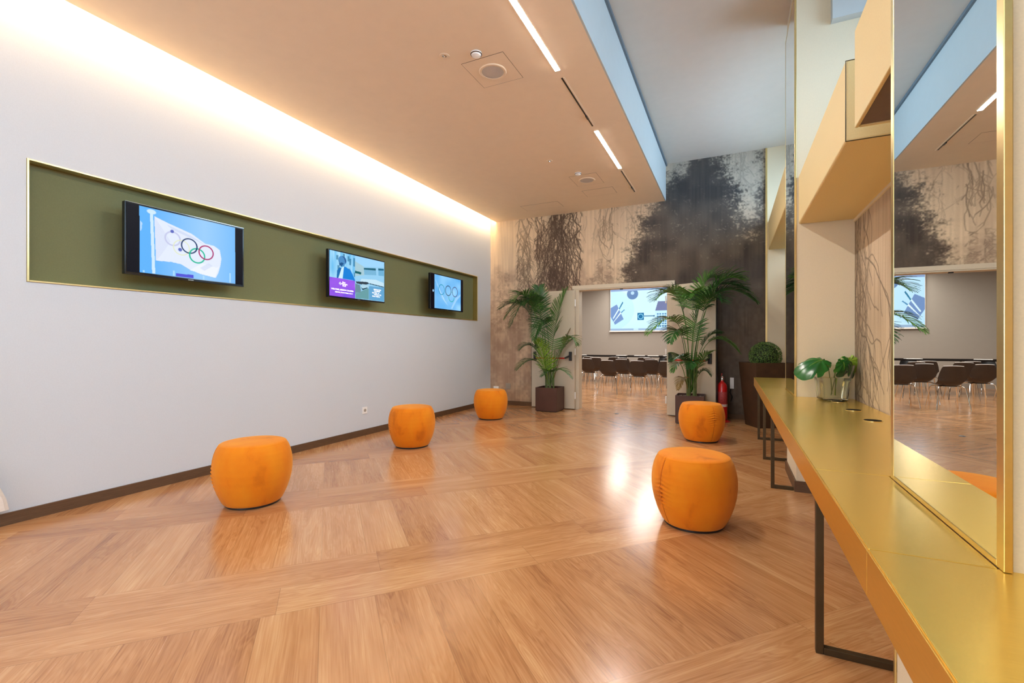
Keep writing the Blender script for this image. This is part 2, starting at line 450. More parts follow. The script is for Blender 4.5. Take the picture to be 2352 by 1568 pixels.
f = bx(-9.2, 1.4, YB - .6, 16.2, -.1, 0).build('floor', M['floor']); struct(f, 'oak board floor laid in bands with boards across between them', 'floor')
b = MB()
b.box(XL - .3, XL, YB, YF, 0, NZ0); b.box(XL - .3, XL, YB, YF, NZ1, 3.86)
b.box(XL - .3, XL, YB, NY0, NZ0, NZ1); b.box(XL - .3, XL, NY1, YF, NZ0, NZ1)
struct(b.build('wall_left', M['wall_white']), 'white papered left wall with the long green screen niche')
b = MB(); b.box(-4.095, -.9855, YB, YF, LOW, LOW + .09); b.box(XL, -.99, YB, YF, 3.86, 3.92)
struct(b.build('ceiling', M['ceiling']), 'low cream ceiling over the poufs', 'ceiling')
b = bx(-.985, -.97, YB, YF, LOW, HIGH); struct(b.build('trim_1', M['soffit']), 'pale upright face of the dropped ceiling edge', 'ceiling')
b = bx(-.9699, -.948, YB, YF, HIGH - .035, HIGH); struct(b.build('trim_2', M['gapgrey']), 'grey strip coloured as a shadow line along the high ceiling', 'ceiling')  # solid strip; the shade of the gap is put into its grey colour
b = bx(-.98, 1.4, YB, YF + .1, HIGH, HIGH + .08); struct(b.build('ceiling_high', M['ceiling_high']), 'high grey cream ceiling beside the windows', 'ceiling')
b = MB(); b.box(-4.5, -3.8, YB - .15, YB, 0, HIGH); b.box(-.6, 1.4, YB - .15, YB, 0, HIGH); b.box(-3.8, -.6, YB - .15, YB, 2.9, HIGH)
struct(b.build('wall_back', M['pier']), 'cream wall behind the camera')
t = thing('window_4', 'unseen glazing added behind the camera for the fill light', 'window', (-3.8, YB - .10, 0), kind='structure'); b = MB()  # opening and glazing added in the back wall to let the fill light in
for x0 in (0, 1.04, 2.10, 3.14): b.box(x0, x0 + .06, 0, .05, 0, 2.9)
b.box(0, 3.2, 0, .05, 2.84, 2.9); b.build('window_frame', M['bronze'], t); bx(.01, 3.19, .02, .026, .0, 2.85).build('pane', M['pane'], t)
# far wall: solid body, opening, mural skin
b = MB(); b.box(-4.5, DX0, YF + .004, YF + .16, 0, HIGH); b.box(DX1, 1.4, YF + .004, YF + .16, 0, HIGH); b.box(DX0, DX1, YF + .004, YF + .16, DZ, HIGH)
wf = struct(b.build('wall_far', M['pier']), 'far wall printed with misty forest mural around the double doors')
b = bx(.487, 1.3, YF - .012, YF + .003, 0, HIGH); struct(b.build('wall_far_right', M['pier']), 'plain cream end wall beside the mural')
# right wall: piers and recess blocks
for i, (y0, y1) in enumerate(((YB, -3.2), (-1.95, -1.3), (1.162, 1.805), (4.265, 4.945))):
    struct(bx(XR, 1.3, y0, y1, 0, HIGH).build('wall_pier', M['pier']), 'cream pier of the right wall, %s' % ('far behind the camera', 'behind the camera', 'nearest, with the large mirror', 'farther, with the narrow-looking mirror')[i])
RZ = 2.105
for i, (y0, y1) in enumerate(((-3.2, -1.95), (-1.3, 1.162), (1.805, 4.265), (4.945, YF - .012))):
    o = bx(.843, 1.3, y0, y1, 0, RZ - .02).build('wall_recess', M['pier']); struct(o, 'low back wall of the window recess, number %d from the rear wall' % (i + 1))
    struct(bx(.832, 1.32, y0, y1, RZ - .02, RZ).build('trim_sill', M['pier']), 'window sill over recess back wall, number %d from the rear wall' % (i + 1), 'sill')
b = MB(); zA, zB = 2.5, 3.75
b.box(1.3, 1.4, YB, YF, 0, zA); b.box(1.3, 1.4, YB, YF, zB, HIGH)
for y0, y1 in ((YB, -1.25), (1.1, 1.86), (4.2, 5.0), (7.85, YF)): b.box(1.3, 1.4, y0, y1, zA, zB)
struct(b.build('wall_right', M['soffit']), 'outer wall with high windows')
for i, (y0, y1) in enumerate(((-1.25, 1.1), (1.86, 4.2), (5.0, 7.85))):
    t = thing('window_%d' % (i + 1), 'high white framed window above recess, number %d from the rear wall' % (i + 1), 'window', (1.33, y0, zA), kind='structure')
    L_, H_ = y1 - y0, zB - zA; fr = MB()
    fr.box(0, .05, 0, L_, 0, .05); fr.box(0, .05, 0, L_, H_ - .05, H_); fr.box(0, .05, 0, .05, .05, H_ - .05); fr.box(0, .05, L_ - .05, L_, .05, H_ - .05); fr.box(0, .05, L_ / 2 - .03, L_ / 2 + .03, .05, H_ - .05)
    fr.build('window_frame', M['white_plastic'], t); bx(.02, .026, .05, L_ - .05, .05, H_ - .05).build('pane', M['pane'], t)
b = bx(.69, 1.3, 4.195, 4.265, 3.62, HIGH - .001); struct(b.build('trim_3', M['soffit']), 'blind casing on the far pier high above upholstered box', 'trim')
# baseboards
b = MB(); b.box(XL, XL + .014, YB, YF - .02, 0, .078); struct(b.build('baseboard_left', M['base']), 'dark oak baseboard of the left wall', 'baseboard')
b = MB(); b.box(XL + .014, -3.33, YF - .016, YF - .001, 0, .078); b.box(-.86, .486, YF - .016, YF - .001, 0, .078); struct(b.build('baseboard_far', M['base']), 'dark oak baseboard of the mural wall', 'baseboard')
b = MB()
for y0, y1 in ((-1.95, -1.3), (1.162, 1.805), (4.265, 4.945)):
    b.box(XR - .014, XR - .0005, y0 - .014, y1 + .014, 0, .085); b.box(XR - .0005, .842, y0 - .014, y0 - .0005, 0, .085); b.box(XR - .0005, .842, y1 + .0005, y1 + .014, 0, .085)
for y0, y1 in ((-1.3, 1.162), (1.805, 4.265), (4.945, YF - .03)): b.box(.829, .8425, y0 + .015, y1 - .015, 0, .085)
struct(b.build('baseboard_right', M['base']), 'dark oak baseboard round the piers under the brass counter', 'baseboard')
# meeting room
b = MB(); b.box(-9.2, -9.1, YF + .1, 16.1, 0, 3.2); b.box(2.4, 2.5, YF + .1, 16.1, 0, 3.2); b.box(-9.2, 2.5, 16.0, 16.1, 0, 3.2)
b.box(-9.2, -4.4, YF + .06, YF + .16, 0, 3.2); b.box(1.4, 2.5, YF + .06, YF + .16, 0, 3.2)
struct(b.build('wall_meeting_room', M['grey_wall']), 'pale grey walls of the meeting room beyond doors')
b = bx(-9.2, 2.5, YF + .17, 16.1, 3.2, 3.3); struct(b.build('ceiling_meeting_room', M['grey_wall']), 'meeting room ceiling', 'ceiling')
b = bx(1.4, 2.5, YF + .1, 16.2, -.1, 0); struct(b.build('floor_meeting_room', M['floor']), 'right strip of the meeting room floor', 'floor')

# mural on the far wall
rng = np.random.default_rng(7)
cell = .0085; MX0, MX1, MZ1 = -4.22, .487, HIGH
W_, H_ = int((MX1 - MX0) / cell), int(MZ1 / cell)
X = np.linspace(MX0, MX1, W_)[None, :].repeat(H_, 0); Z = np.linspace(MZ1, 0, H_)[:, None].repeat(W_, 1)
gx = lambda x: (x - MX0) / cell
gz = lambda z: (MZ1 - z) / cell
n_streak = vnoise(H_, W_, (2.5, 60), rng); n_big = vnoise(H_, W_, (60, 60), rng); n_mid = vnoise(H_, W_, (18, 22), rng); n_fine = vnoise(H_, W_, (5, 5), rng)
light = lerp3(lin(214, 188, 158), lin(246, 224, 192), n_big * .6 + n_streak * .4)
# lower fog turns mauve brown
low = np.clip((2.75 + (n_mid - .5) * .7 - Z) / .5, 0, 1) * np.clip((n_mid + n_fine) * .8, 0, 1)
img = light * (1 - .5 * low[..., None]) + lin(140, 112, 100)[None, None] * (.5 * low[..., None])
panel = ((X - MX0) / .68).astype(int) % 2
img *= (1 - .05 * panel)[..., None]
dark = np.zeros((H_, W_))

def twig_field(x0, x1, z0, z1, count, ln, r, v0, v1):
    tmp = np.zeros((H_, W_))
    for _ in range(count):
        hang(tmp, gx(rng.uniform(x0 + .03, x1 - .03)), gz(rng.uniform(z0, z1)), rng.uniform(*ln), rng, r, rng.uniform(v0, v1), 1, rng.normal(0, .25))
    wob = .06 * (n_mid - .5) + .05 * (n_fine - .5)
    return tmp * np.clip((X + wob - x0) / .05, 0, 1) * np.clip((x1 - X - wob) / .05, 0, 1)


dark = np.maximum.reduce([
    twig_field(-3.32, -2.36, 2.25, 3.8, 125, (40, 100), .95, .85, 1.0),
    twig_field(-3.05, -2.62, 2.2, 3.8, 60, (40, 90), 1.2, .9, 1.0),
    twig_field(-3.70, -3.30, 2.7, 3.8, 26, (50, 130), .95, .55, .85),
    twig_field(-2.15, -1.72, 3.1, 3.75, 16, (35, 80), .9, .4, .65),
    twig_field(-2.4, -1.3, 3.1, 3.7, 16, (30, 70), .7, .25, .4)])
dark = dark * np.clip((Z - 2.02) / .15, 0, 1)
solid = np.exp(-((X + 2.85) / .17) ** 2) * np.clip((n_mid * .8 + n_fine * .5 + n_streak * .3) - .52, 0, 1) * 2.0 * np.clip((Z - 1.95) / .2, 0, 1)
wx = .16 * (n_mid - .5) + .16 * (n_fine - .5) + .12 * (vnoise(H_, W_, (9, 3), rng) - .5)
n_hi = vnoise(H_, W_, (2.2, 2.0), rng); wx = wx + .20 * (n_hi - .5)
Lz = np.interp(Z, [0, 2.2, 2.6, 2.9, 3.25, 3.45, 3.7, 3.85, 4.1], [-1.75, -1.72, -1.62, -1.46, -1.40, -1.25, -.98, -.86, -.62])
Rz = np.interp(Z, [0, 2.55, 2.7, 2.95, 3.2, 3.5, 3.8, 4.1], [3, 3, .50, .30, .22, .14, .02, -.08])
Dz = np.interp(Z, [0, 2.6, 2.8, 3.0, 3.3, 3.6, 4.1], [-3, .0, .14, .26, .36, .43, .47])
sg = lambda q, k: 1 / (1 + np.exp(-np.clip(q * k, -30, 30)))
mass = sg(X + wx - Lz, 22) * sg(Rz - X + wx * 1.3, 20)
mass = np.maximum(mass, sg(X + wx - Dz, 20))
tree = np.zeros((H_, W_))
conifer(tree, gx(-.28), gz(4.1), gz(2.6), 62, rng, .9, 1.0)
conifer(tree, gx(-.9), gz(4.0), gz(2.8), 40, rng, .8, .9)
conifer(tree, gx(-1.15), gz(3.5), gz(2.2), 45, rng, .8, .9)
faint = np.zeros((H_, W_))
conifer(faint, gx(-3.5), gz(2.66), gz(1.6), 42, rng, .40, .8)
conifer(faint, gx(-3.95), gz(2.55), gz(1.4), 42, rng, .32, .8)
conifer(faint, gx(-2.0), gz(2.62), gz(2.0), 55, rng, .45, .8)
for _ in range(9): hang(faint, gx(rng.uniform(.0, .42)), gz(4.12), rng.uniform(40, 110), rng, .8, rng.uniform(.25, .4), 0)
depth_ = .90 + .10 * n_big + .10 * (n_mid - .5)
tr = np.maximum(mass * depth_, tree * .88)
holes = np.clip((n_hi * .5 + n_fine * .5 - .70) * 5, 0, 1) * np.exp(-((Z - 3.0) / .55) ** 2) * .22
tr = np.clip(tr - holes, 0, 1) * np.clip(.94 + .07 * n_streak, 0, 1)
tr = np.maximum(tr, faint)
lowl = np.clip((2.15 - Z) / .5, 0, 1) * sg(X + .9, 6)
tr = np.where(Z < 2.2, np.clip(tr - .18 * lowl * n_mid * (n_streak + .3), 0, 1), tr)
firc = lerp3(lin(50, 50, 55), lin(52, 41, 38), np.clip((3.4 - Z) / .9, 0, 1))
sky = np.clip((X + 1.3) / .5, 0, 1) * np.clip((Z - 2.5), 0, 1)
img = img * (1 - .7 * sky[..., None]) + lin(176, 176, 170)[None, None] * (.7 * sky[..., None])
img = img * (1 - tr[..., None] * .97) + firc * tr[..., None] * .97
d1 = np.clip(np.maximum(dark, np.clip(solid, 0, .95)), 0, 1) * (X < -1.2)
img = img * (1 - d1[..., None] * .95) + lin(62, 42, 35)[None, None] * d1[..., None] * .95
# mist streaks in the low left part
mist = np.clip((2.25 - Z) / .5, 0, 1) * sg(-1.9 - X, 6) * n_mid * .5
img = img * (1 - mist[..., None]) + lin(150, 116, 98)[None, None] * mist[..., None]
img *= (.95 + .09 * n_streak)[..., None]
keep = ~((X > DX0 - .001) & (X < DX1 + .001) & (Z < DZ))
mu = grid_mesh('mural', img, (MX0, YF, MZ1), (MX1 - MX0, 0, 0), (0, 0, -MZ1), M['mural'], None, keep)
mu.parent = wf; tag(mu, 'misty forest mural with hanging twigs and dark fir trees')

# mural strips on the recess back walls
for nm, y0, y1 in (('recess_mural', 1.805, 4.265), ('recess_mural', 4.945, YF - .012), ('recess_mural', -1.3, 1.162)):
    w2, h2 = int((y1 - y0) / .006), int((RZ - .022) / .006)
    Y2 = np.linspace(y1, y0, w2)[None, :].repeat(h2, 0); s2 = vnoise(h2, w2, (3, 90), rng); b2 = vnoise(h2, w2, (50, 60), rng); f2 = vnoise(h2, w2, (6, 9), rng)
    im = lerp3(lin(172, 150, 124), lin(220, 200, 172), s2 * .5 + b2 * .5)
    dk = np.zeros((h2, w2))
    for _ in range(16):
        hang(dk, abs(rng.normal(0, .09)) / .006 * 1.2, rng.uniform(-40, 60), rng.uniform(200, 330), rng, 1.1, rng.uniform(.6, .95), 2)
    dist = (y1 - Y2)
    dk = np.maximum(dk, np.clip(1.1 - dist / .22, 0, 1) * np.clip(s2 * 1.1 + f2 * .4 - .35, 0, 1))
    im = im * (1 - dk[..., None] * .9) + lin(66, 50, 40)[None, None] * dk[..., None] * .9
    o = grid_mesh(nm, im, (.8415, y1, RZ - .022), (0, -(y1 - y0), 0), (0, 0, -(RZ - .022)), M['mural'])
    o.name = 'wall_recess_mural'; struct(o, 'bark and twig mural in recess from %s' % {1.805: 'the near mirror to the vase', 4.945: 'behind the boxwood planter', -1.3: 'beside the camera'}[y0])

# ------------------------------------------------------------------ doors
b = MB(); b.box(-2.56, -.83, YF - .03, YF - .001, DZ - .001, DZ + .065)
b.box(DX0 - .075, DX0, YF - .022, YF - .001, 0, DZ - .001); b.box(DX1, DX1 + .075, YF - .022, YF - .001, 0, DZ - .001)
b.box(DX0 - .001, DX0 + .022, YF - .02, YF + .16, 0, DZ - .02); b.box(DX1 - .022, DX1 + .001, YF - .02, YF + .16, 0, DZ - .02); b.box(DX0, DX1, YF - .02, YF + .16, DZ - .02, DZ + .001)
struct(b.build('trim_door', M['door'], bevel=.002), 'greige steel frame round the double doorway', 'door frame')


def leaf(n, label, hinge, ang, sgn, bar_label):
    """door leaf: x from hinge outwards, y = thickness away from the room"""
    t = thing('door_%d' % n, label, 'door', hinge, ang, kind='structure')
    wd, th = .815, .055
    d = bx(min(0, sgn * wd), max(0, sgn * wd), 0, th, .012, 2.105).build('door_panel', M['door'], t, bevel=.003)
    g = bx(min(sgn * (wd + .0005), sgn * (wd + .012)), max(sgn * (wd + .0005), sgn * (wd + .012)), .02, .05, .012, 2.105).build('seal_strip', M['black'], t)
    p = MB(); p.tube([(sgn * .16, -.075, .905), (sgn * .70, -.075, .905)], .013, 12)
    pb = p.build('panic_bar', M['redbar'], t); tag(pb, 'red tube of the panic bar')
    for k, xx in enumerate((.07, .74)):
        q = MB(); q.box(sgn * xx - .024, sgn * xx + .024, -.045, -.0005, .86, 1.02)
        q.tube([(sgn * xx, -.03, .955), (sgn * (xx + (.09 if k == 0 else -.04)), -.075, .905)], .016, 8)
        tag(q.build('bar_housing', M['black'], t, bevel=.006, smooth=False), 'black end housing of the panic bar')
    for z in (.25, 1.02, 1.88):
        h = MB(); h.tube([(-sgn * .014, -.012, z - .06), (-sgn * .014, -.012, z + .06)], .011, 10); h.build('hinge', M['white_plastic'], t)
    return t


leaf(1, 'greige door leaf folded flat on the wall behind the left palm', (-2.497, YF - .09, 0), math.radians(1.0), -1, '')
leaf(2, 'greige door leaf standing ajar behind the right palm', (-.945, YF - .055, 0), math.radians(-26.5), 1, '')
tag(bx(-1.73, -1.68, YF - .012 + .04, YF + .06, DZ - .035, DZ - .0205).build('door_catch', M['black'], bevel=.002), 'small black catch under the middle of the door header', 'door catch')
tag(MB().lathe([(.001, .0), (.034, .0), (.034, .004), (.028, .008), (.001, .008)], 24).build('floor_catch', M['black'], loc=(-1.72, 7.68, 0)), 'small black floor catch plate in front of the doorway', 'door catch')

# ------------------------------------------------------------------ display niche and televisions
t = thing('display_niche', 'long olive green recessed panel with brass rim on the left wall', 'wall niche', (XL, NY0, NZ0))
LN, HN = NY1 - NY0, NZ1 - NZ0
bx(-.092, -.084, .002, LN - .002, .002, HN - .002).build('back_panel', M['green'], t)
b = MB(); T = .012
b.box(-.083, .009, .001, T, .001, HN - .001); b.box(-.083, .009, LN - T, LN - .001, .001, HN - .001); b.box(-.083, .009, T, LN - T, .001, T); b.box(-.083, .009, T, LN - T, HN - T, HN - .001)
o = b.build('rim', M['brass_trim'], t, bevel=.0015); tag(o, 'brushed brass rim')


def canvas(h, w_, col): return np.ones((h, w_, 3)) * lin(*col)[None, None]


def uvgrid(h, w_): return np.linspace(0, 1, w_)[None, :].repeat(h, 0), np.linspace(0, 1, h)[:, None].repeat(w_, 1)


def poly(im, pts, col, alpha=1.0):
    h, w_ = im.shape[:2]; U, V = uvgrid(h, w_); ins = np.zeros((h, w_), bool); n = len(pts)
    for i in range(n):
        (x0, y0), (x1, y1) = pts[i], pts[(i + 1) % n]
        if y0 == y1: continue
        c = ((y0 > V) != (y1 > V)) & (U < (x1 - x0) * (V - y0) / (y1 - y0) + x0); ins ^= c
    a = ins[..., None] * alpha; im[:] = im * (1 - a) + (lin(*col)[None, None]) * a


def ring(im, cx, cy, r, wd, col, asp=1.72, a0=0, a1=360, alpha=1.0, disc=False):
    h, w_ = im.shape[:2]; U, V = uvgrid(h, w_); dx, dy = (U - cx) * asp, V - cy; d = np.hypot(dx, dy)
    ang = (np.degrees(np.arctan2(-dy, dx)) - a0) % 360; px = 1.0 / h
    m_ = np.clip(((r + wd / 2) - d) / px + .5, 0, 1) * (1 if disc else np.clip((d - (r - wd / 2)) / px + .5, 0, 1)) * (ang <= (a1 - a0)) * alpha
    im[:] = im * (1 - m_[..., None]) + lin(*col)[None, None] * m_[..., None]


def tv(y0, img, label, text=None):
    wd, ht = .935, .545
    t = thing('television', label, 'television', (-4.145, y0, 1.693), 0, 'televisions in the green niche')
    bx(0, .042, 0, wd, 0, ht).build('case', M['black_gloss'], t, bevel=.003)
    bx(-.158 + .0, -.0005, wd / 2 - .15, wd / 2 + .15, ht / 2 - .12, ht / 2 + .12).build('wall_mount', M['black'], t)
    tag(grid_mesh('screen', img, (.0435, .011, ht - .011), (0, wd - .022, 0), (0, 0, -(ht - .028)), M['screen'], t), 'lit screen')
    bx(.042, .044, wd / 2 - .022, wd / 2 + .022, .004, .010).build('maker_badge', M['chrome'], t)
    b_ = bx(.0, .0425, 0, wd, ht, ht + .0025).build('top_edge', M['chrome'], t)
    return t


im = canvas(168, 300, (6, 4, 16)); U, V = uvgrid(168, 300)
poly(im, [(.09, .005), (.918, .005), (.922, .99), (.092, .99)], (96, 178, 248))
sky_ = (U > .091) & (U < .92); g = np.clip(1 - abs(U - .62) * 2.2, 0, 1)
im[sky_] = (im * (1 - .55 * g[..., None]) + lin(186, 222, 255)[None, None] * .55 * g[..., None])[sky_]
poly(im, [(.168, .07), (.192, .07), (.209, .985), (.185, .985)], (206, 232, 255))
ring(im, .18, .055, .03, .01, (206, 232, 255), 1.0, disc=True)
flag = [(.201, .112), (.303, .17), (.415, .223), (.508, .266), (.627, .384), (.708, .393), (.765, .446), (.782, .597), (.771, .72), (.752, .845), (.726, .934), (.585, .901), (.489, .849), (.414, .784), (.337, .771), (.214, .784)]
poly(im, flag, (226, 234, 250))
poly(im, [(.201, .112), (.33, .45), (.25, .7), (.214, .784)], (214, 222, 244), .7)
poly(im, [(.30, .2), (.50, .30), (.62, .40), (.5, .34), (.34, .26)], (200, 212, 240), .7)
poly(im, [(.49, .86), (.6, .72), (.74, .76), (.76, .72), (.72, .93)], (238, 243, 254), .9)
poly(im, [(.58, .80), (.66, .70), (.7, .74), (.62, .84)], (206, 216, 240), .6)
ring(im, .347, .402, .105, .022, (196, 200, 232)); ring(im, .42, .52, .115, .014, (226, 232, 190))
ring(im, .487, .471, .115, .020, (14, 52, 104)); ring(im, .556, .609, .115, .022, (20, 186, 150)); ring(im, .637, .533, .112, .020, (170, 22, 104))
ring(im, .487, .471, .115, .020, (14, 52, 104), a0=-50, a1=30)
ring(im, .342, .29, .02, .012, (92, 104, 190), disc=True); ring(im, .408, .555, .022, .012, (92, 110, 190), disc=True)
poly(im, [(.373, .938), (.522, .932), (.523, .985), (.373, .987)], (84, 84, 214))
for px_, py_ in ((.354, .904), (.612, .924), (.868, .818), (.121, .954)): poly(im, [(px_ - .006, py_), (px_ + .008, py_), (px_ + .008, .985), (px_ - .006, .985)], (176, 220, 255))
poly(im, [(.095, .22), (.112, .25), (.106, .36), (.094, .38)], (180, 214, 250))
t1 = tv(1.889, im, 'wall television showing a white flag with five rings, nearest in the green niche')
# television 2
im = canvas(168, 300, (120, 196, 240)); U, V = uvgrid(168, 300); nn = vnoise(168, 300, (7, 60), rng)
im = lerp3(lin(104, 188, 238), lin(176, 226, 252), nn)
for x_, y_, hh in ((.11, .08, .1), (.13, .3, .09), (.22, .02, .07), (.30, .05, .12), (.33, .1, .15), (.40, .06, .2), (.31, .33, .12), (.41, .4, .1)): poly(im, [(x_, y_), (x_ + .035, y_), (x_ + .03, y_ + hh), (x_, y_ + hh)], (30, 110, 150), .75)
poly(im, [(.43, .01), (.995, .01), (.995, .99), (.43, .99)], (150, 206, 240))
poly(im, [(.43, .0), (.997, .0), (.994, .124), (.6, .216), (.437, .13)], (158, 212, 252))
poly(im, [(.43, .13), (.592, .216), (.60, .42), (.43, .48)], (166, 202, 214))
poly(im, [(.594, .245), (.826, .197), (.835, .365), (.602, .407)], (120, 180, 214)); poly(im, [(.876, .184), (.992, .166), (.994, .351), (.88, .365)], (110, 176, 214))
poly(im, [(.594, .245), (.826, .197), (.826, .25), (.594, .285)], (24, 94, 116)); poly(im, [(.876, .184), (.992, .166), (.992, .21), (.876, .235)], (30, 100, 130))
poly(im, [(.431, .351), (.545, .362), (.54, .416), (.43, .408)], (20, 96, 104))
poly(im, [(.545, .517), (.824, .478), (.991, .527), (.995, .62), (.698, .60), (.511, .62)], (196, 228, 244))
poly(im, [(.44, .60), (.56, .58), (.66, .57), (.70, .60), (.60, .66), (.46, .64)], (52, 66, 78)); poly(im, [(.70, .59), (.99, .62), (.99, .64), (.70, .61)], (20, 66, 90))
poly(im, [(.56, .64), (.70, .64), (.66, .72), (.57, .76), (.53, .70)], (176, 214, 232)); poly(im, [(.53, .70), (.57, .745), (.66, .70), (.66, .72), (.57, .78)], (14, 52, 66))
poly(im, [(.441, .892), (.665, .719), (.689, .724), (.686, .985), (.438, .99)], (104, 158, 164)); poly(im, [(.437, .644), (.514, .668), (.545, .80), (.50, .86), (.433, .893)], (120, 160, 176))
chk = ((np.floor(U * 90) + np.floor(V * 60)) % 2 == 0) & (U > .437) & (U < .53) & (V > .66) & (V < .85); im[chk] = im[chk] * .5
poly(im, [(.69, .66), (.995, .64), (.995, .99), (.69, .99)], (92, 160, 206), .9)
poly(im, [(.245, .295), (.196, .353), (.144, .587), (.215, .586)], (206, 238, 250))
poly(im, [(.249, .299), (.30, .33), (.351, .361), (.39, .46), (.435, .587), (.215, .586), (.236, .325)], (20, 128, 216)); poly(im, [(.161, .343), (.124, .416), (.117, .588), (.144, .587), (.196, .353)], (24, 108, 176))
poly(im, [(.18, .33), (.245, .30), (.25, .22), (.2, .22)], (70, 140, 190))
ring(im, .212, .175, .095, .01, (76, 140, 196), 1.45, disc=True); poly(im, [(.148, .17), (.16, .30), (.20, .31), (.235, .24), (.2, .22), (.17, .25)], (28, 84, 140)); poly(im, [(.2, .075), (.25, .09), (.275, .17), (.262, .24), (.25, .17), (.235, .12)], (44, 92, 150))
poly(im, [(.008, .592), (.43, .592), (.434, .99), (.006, .99)], (140, 84, 226))
im[(U < .43) & (V > .592)] = (lerp3(lin(112, 80, 222), lin(166, 92, 236), vnoise(168, 300, (26, 30), rng)))[(U < .43) & (V > .592)]
poly(im, [(.174, .663), (.199, .703), (.176, .744), (.152, .704)], (244, 240, 255)); ring(im, .176, .704, .014, .006, (140, 90, 220))
t2 = tv(3.828, im, 'wall television with purple notice and person in blue jacket, middle one in green niche')
# television 3
im = canvas(130, 230, (8, 4, 16)); U, V = uvgrid(130, 230)
nn = vnoise(130, 230, (40, 30), rng); pic = (U > .098) & (U < .929); im[pic] = lerp3(lin(96, 176, 240), lin(158, 216, 255), nn)[pic]
for k in range(5): poly(im, [(.11 + .04 * k, .15 + .12 * k), (.35 + .03 * k, .70 + .04 * k), (.40 + .03 * k, .72 + .04 * k), (.14 + .04 * k, .15 + .12 * k)], (186, 226, 255), .35)
poly(im, [(.60, .95), (.75, .62), (.92, .45), (.92, .52), (.78, .70), (.64, .98)], (190, 228, 255), .5)
ring(im, .457, .639, .12, .012, (150, 206, 226)); ring(im, .617, .594, .15, .022, (30, 170, 170), a0=180, a1=360); ring(im, .617, .594, .15, .016, (60, 176, 180), a0=60, a1=95)
ring(im, .306, .423, .15, .022, (20, 150, 186)); ring(im, .515, .419, .15, .022, (16, 34, 66)); ring(im, .73, .421, .15, .022, (70, 60, 110))
ring(im, .062, .491, .03, .012, (160, 200, 236), disc=True)
t3 = tv(5.785, im, 'wall television showing three upper rings on blue cloth, farthest in the green niche')


def lettering(txt, size, loc, rot, m, parent, name='lettering', align='CENTER', ext=.0006):
    cu = bpy.data.curves.new(name, 'FONT'); cu.body = txt; cu.size = size; cu.align_x = align; cu.extrude = ext; cu.offset = size * .012
    o = bpy.data.objects.new(name, cu); C.objects.link(o); dg = bpy.context.evaluated_depsgraph_get()
    me = bpy.data.meshes.new_from_object(o.evaluated_get(dg)); bpy.data.objects.remove(o)
    ob = bpy.data.objects.new(name, me); C.objects.link(ob); me.materials.append(m); ob.parent = parent; ob.location = loc; ob.rotation_euler = rot
    return ob


RT = (math.pi / 2, 0, math.pi / 2)      # text facing +x
tvp = lambda u, v: (.0448, .011 + .913 * u, .534 - .517 * v)
for s_, sz, u, v in (('Best', .026, .235, .685), ('Western', .026, .245, .723), ('PLUS', .024, .24, .762), ('WELCOME, MISSION CALABRIA', .0245, .215, .858), ('MEETING, PIANO PRIMO, SALA 2', .019, .24, .915)):
    lettering(s_, sz, tvp(u, v), RT, M['text'], t2)
for s_, u, v in (('9.00 SALA UNO', .855, .735), ('COLAZIONE', .85, .775), ('SALA DUE - 10', .82, .82), ('14.30 SALA TRE', .86, .86), ('PIANO TERRA 2', .83, .905)):
    lettering(s_, .020, tvp(u, v), RT, M['text'], t2)

# ------------------------------------------------------------------ small wall fittings
t = thing('wall_socket', 'white square wall socket low on the left wall between two poufs', 'wall socket', (XL, 4.475, .275))
bx(.0005, .009, 0, .085, 0, .085).build('plate', M['white_plastic'], t, bevel=.002)
MB().lathe([(.001, 0), (.020, 0), (.020, .003), (.017, .003), (.015, .0005), (.001, .0005)], 20).build('socket_ring', M['grey_plastic'], t, loc=(.009, .0425, .0425), rot=(0, math.pi / 2, 0))
t = thing('wall_plate', 'grey blank square plate low on the mural wall beside the left palm', 'wall plate', (-3.89, YF - .002, .30))
bx(0, .10, -.008, -.0005, 0, .11).build('plate', M['grey_plastic'], t, bevel=.002)
tag(bx(-4.15, -4.04, YF - .012, YF - .0015, .28, .345).build('cable_outlet', M['white_plastic'], bevel=.002), 'white outlet in the corner just above the farthest left pouf', 'wall socket')
t = thing('switch_box', 'narrow white switch box on the dark mural beside the fire extinguisher', 'switch', (-.02, YF - .002, .47))
bx(0, .055, -.03, -.0005, 0, .17).build('case', M['white_plastic'], t, bevel=.003)
b = MB(); b.tube([(.015, -.02, 0), (.0, -.03, -.06), (.03, -.03, -.12), (.01, -.02, -.2)], .006, 6); b.build('cable', M['black'], t)

# cloth at the left edge
gr = []
for i in range(26):
    row = []
    for j in range(14):
        v = j / 13; u = i / 25
        zz = .105 + .95 * v + .04 * max(0, u - .7); yy = .80 + u * (.485 - .34 * max(0, zz - .15))
        xx = -4.165 + .022 * math.sin(u * 21 + v * 5) + .015 * math.sin(u * 9 - v * 9)
        row.append((xx, yy, zz))
    gr.append(row)
b = MB().sheet(gr, .003); b.smooth = True
tag(b.build('hanging_cloth', M['cloth']), 'off-white creased cloth hanging on the left wall at the photo edge', 'cloth')
bx(-4.2195, -4.14, 1.0, 1.02, 1.04, 1.08).build('wall_hook', M['chrome'])
tag(bpy.data.objects['wall_hook'], 'small hook holding the creased cloth on the left wall', 'hook')

# ------------------------------------------------------------------ ceiling fittings
CX = -1.34


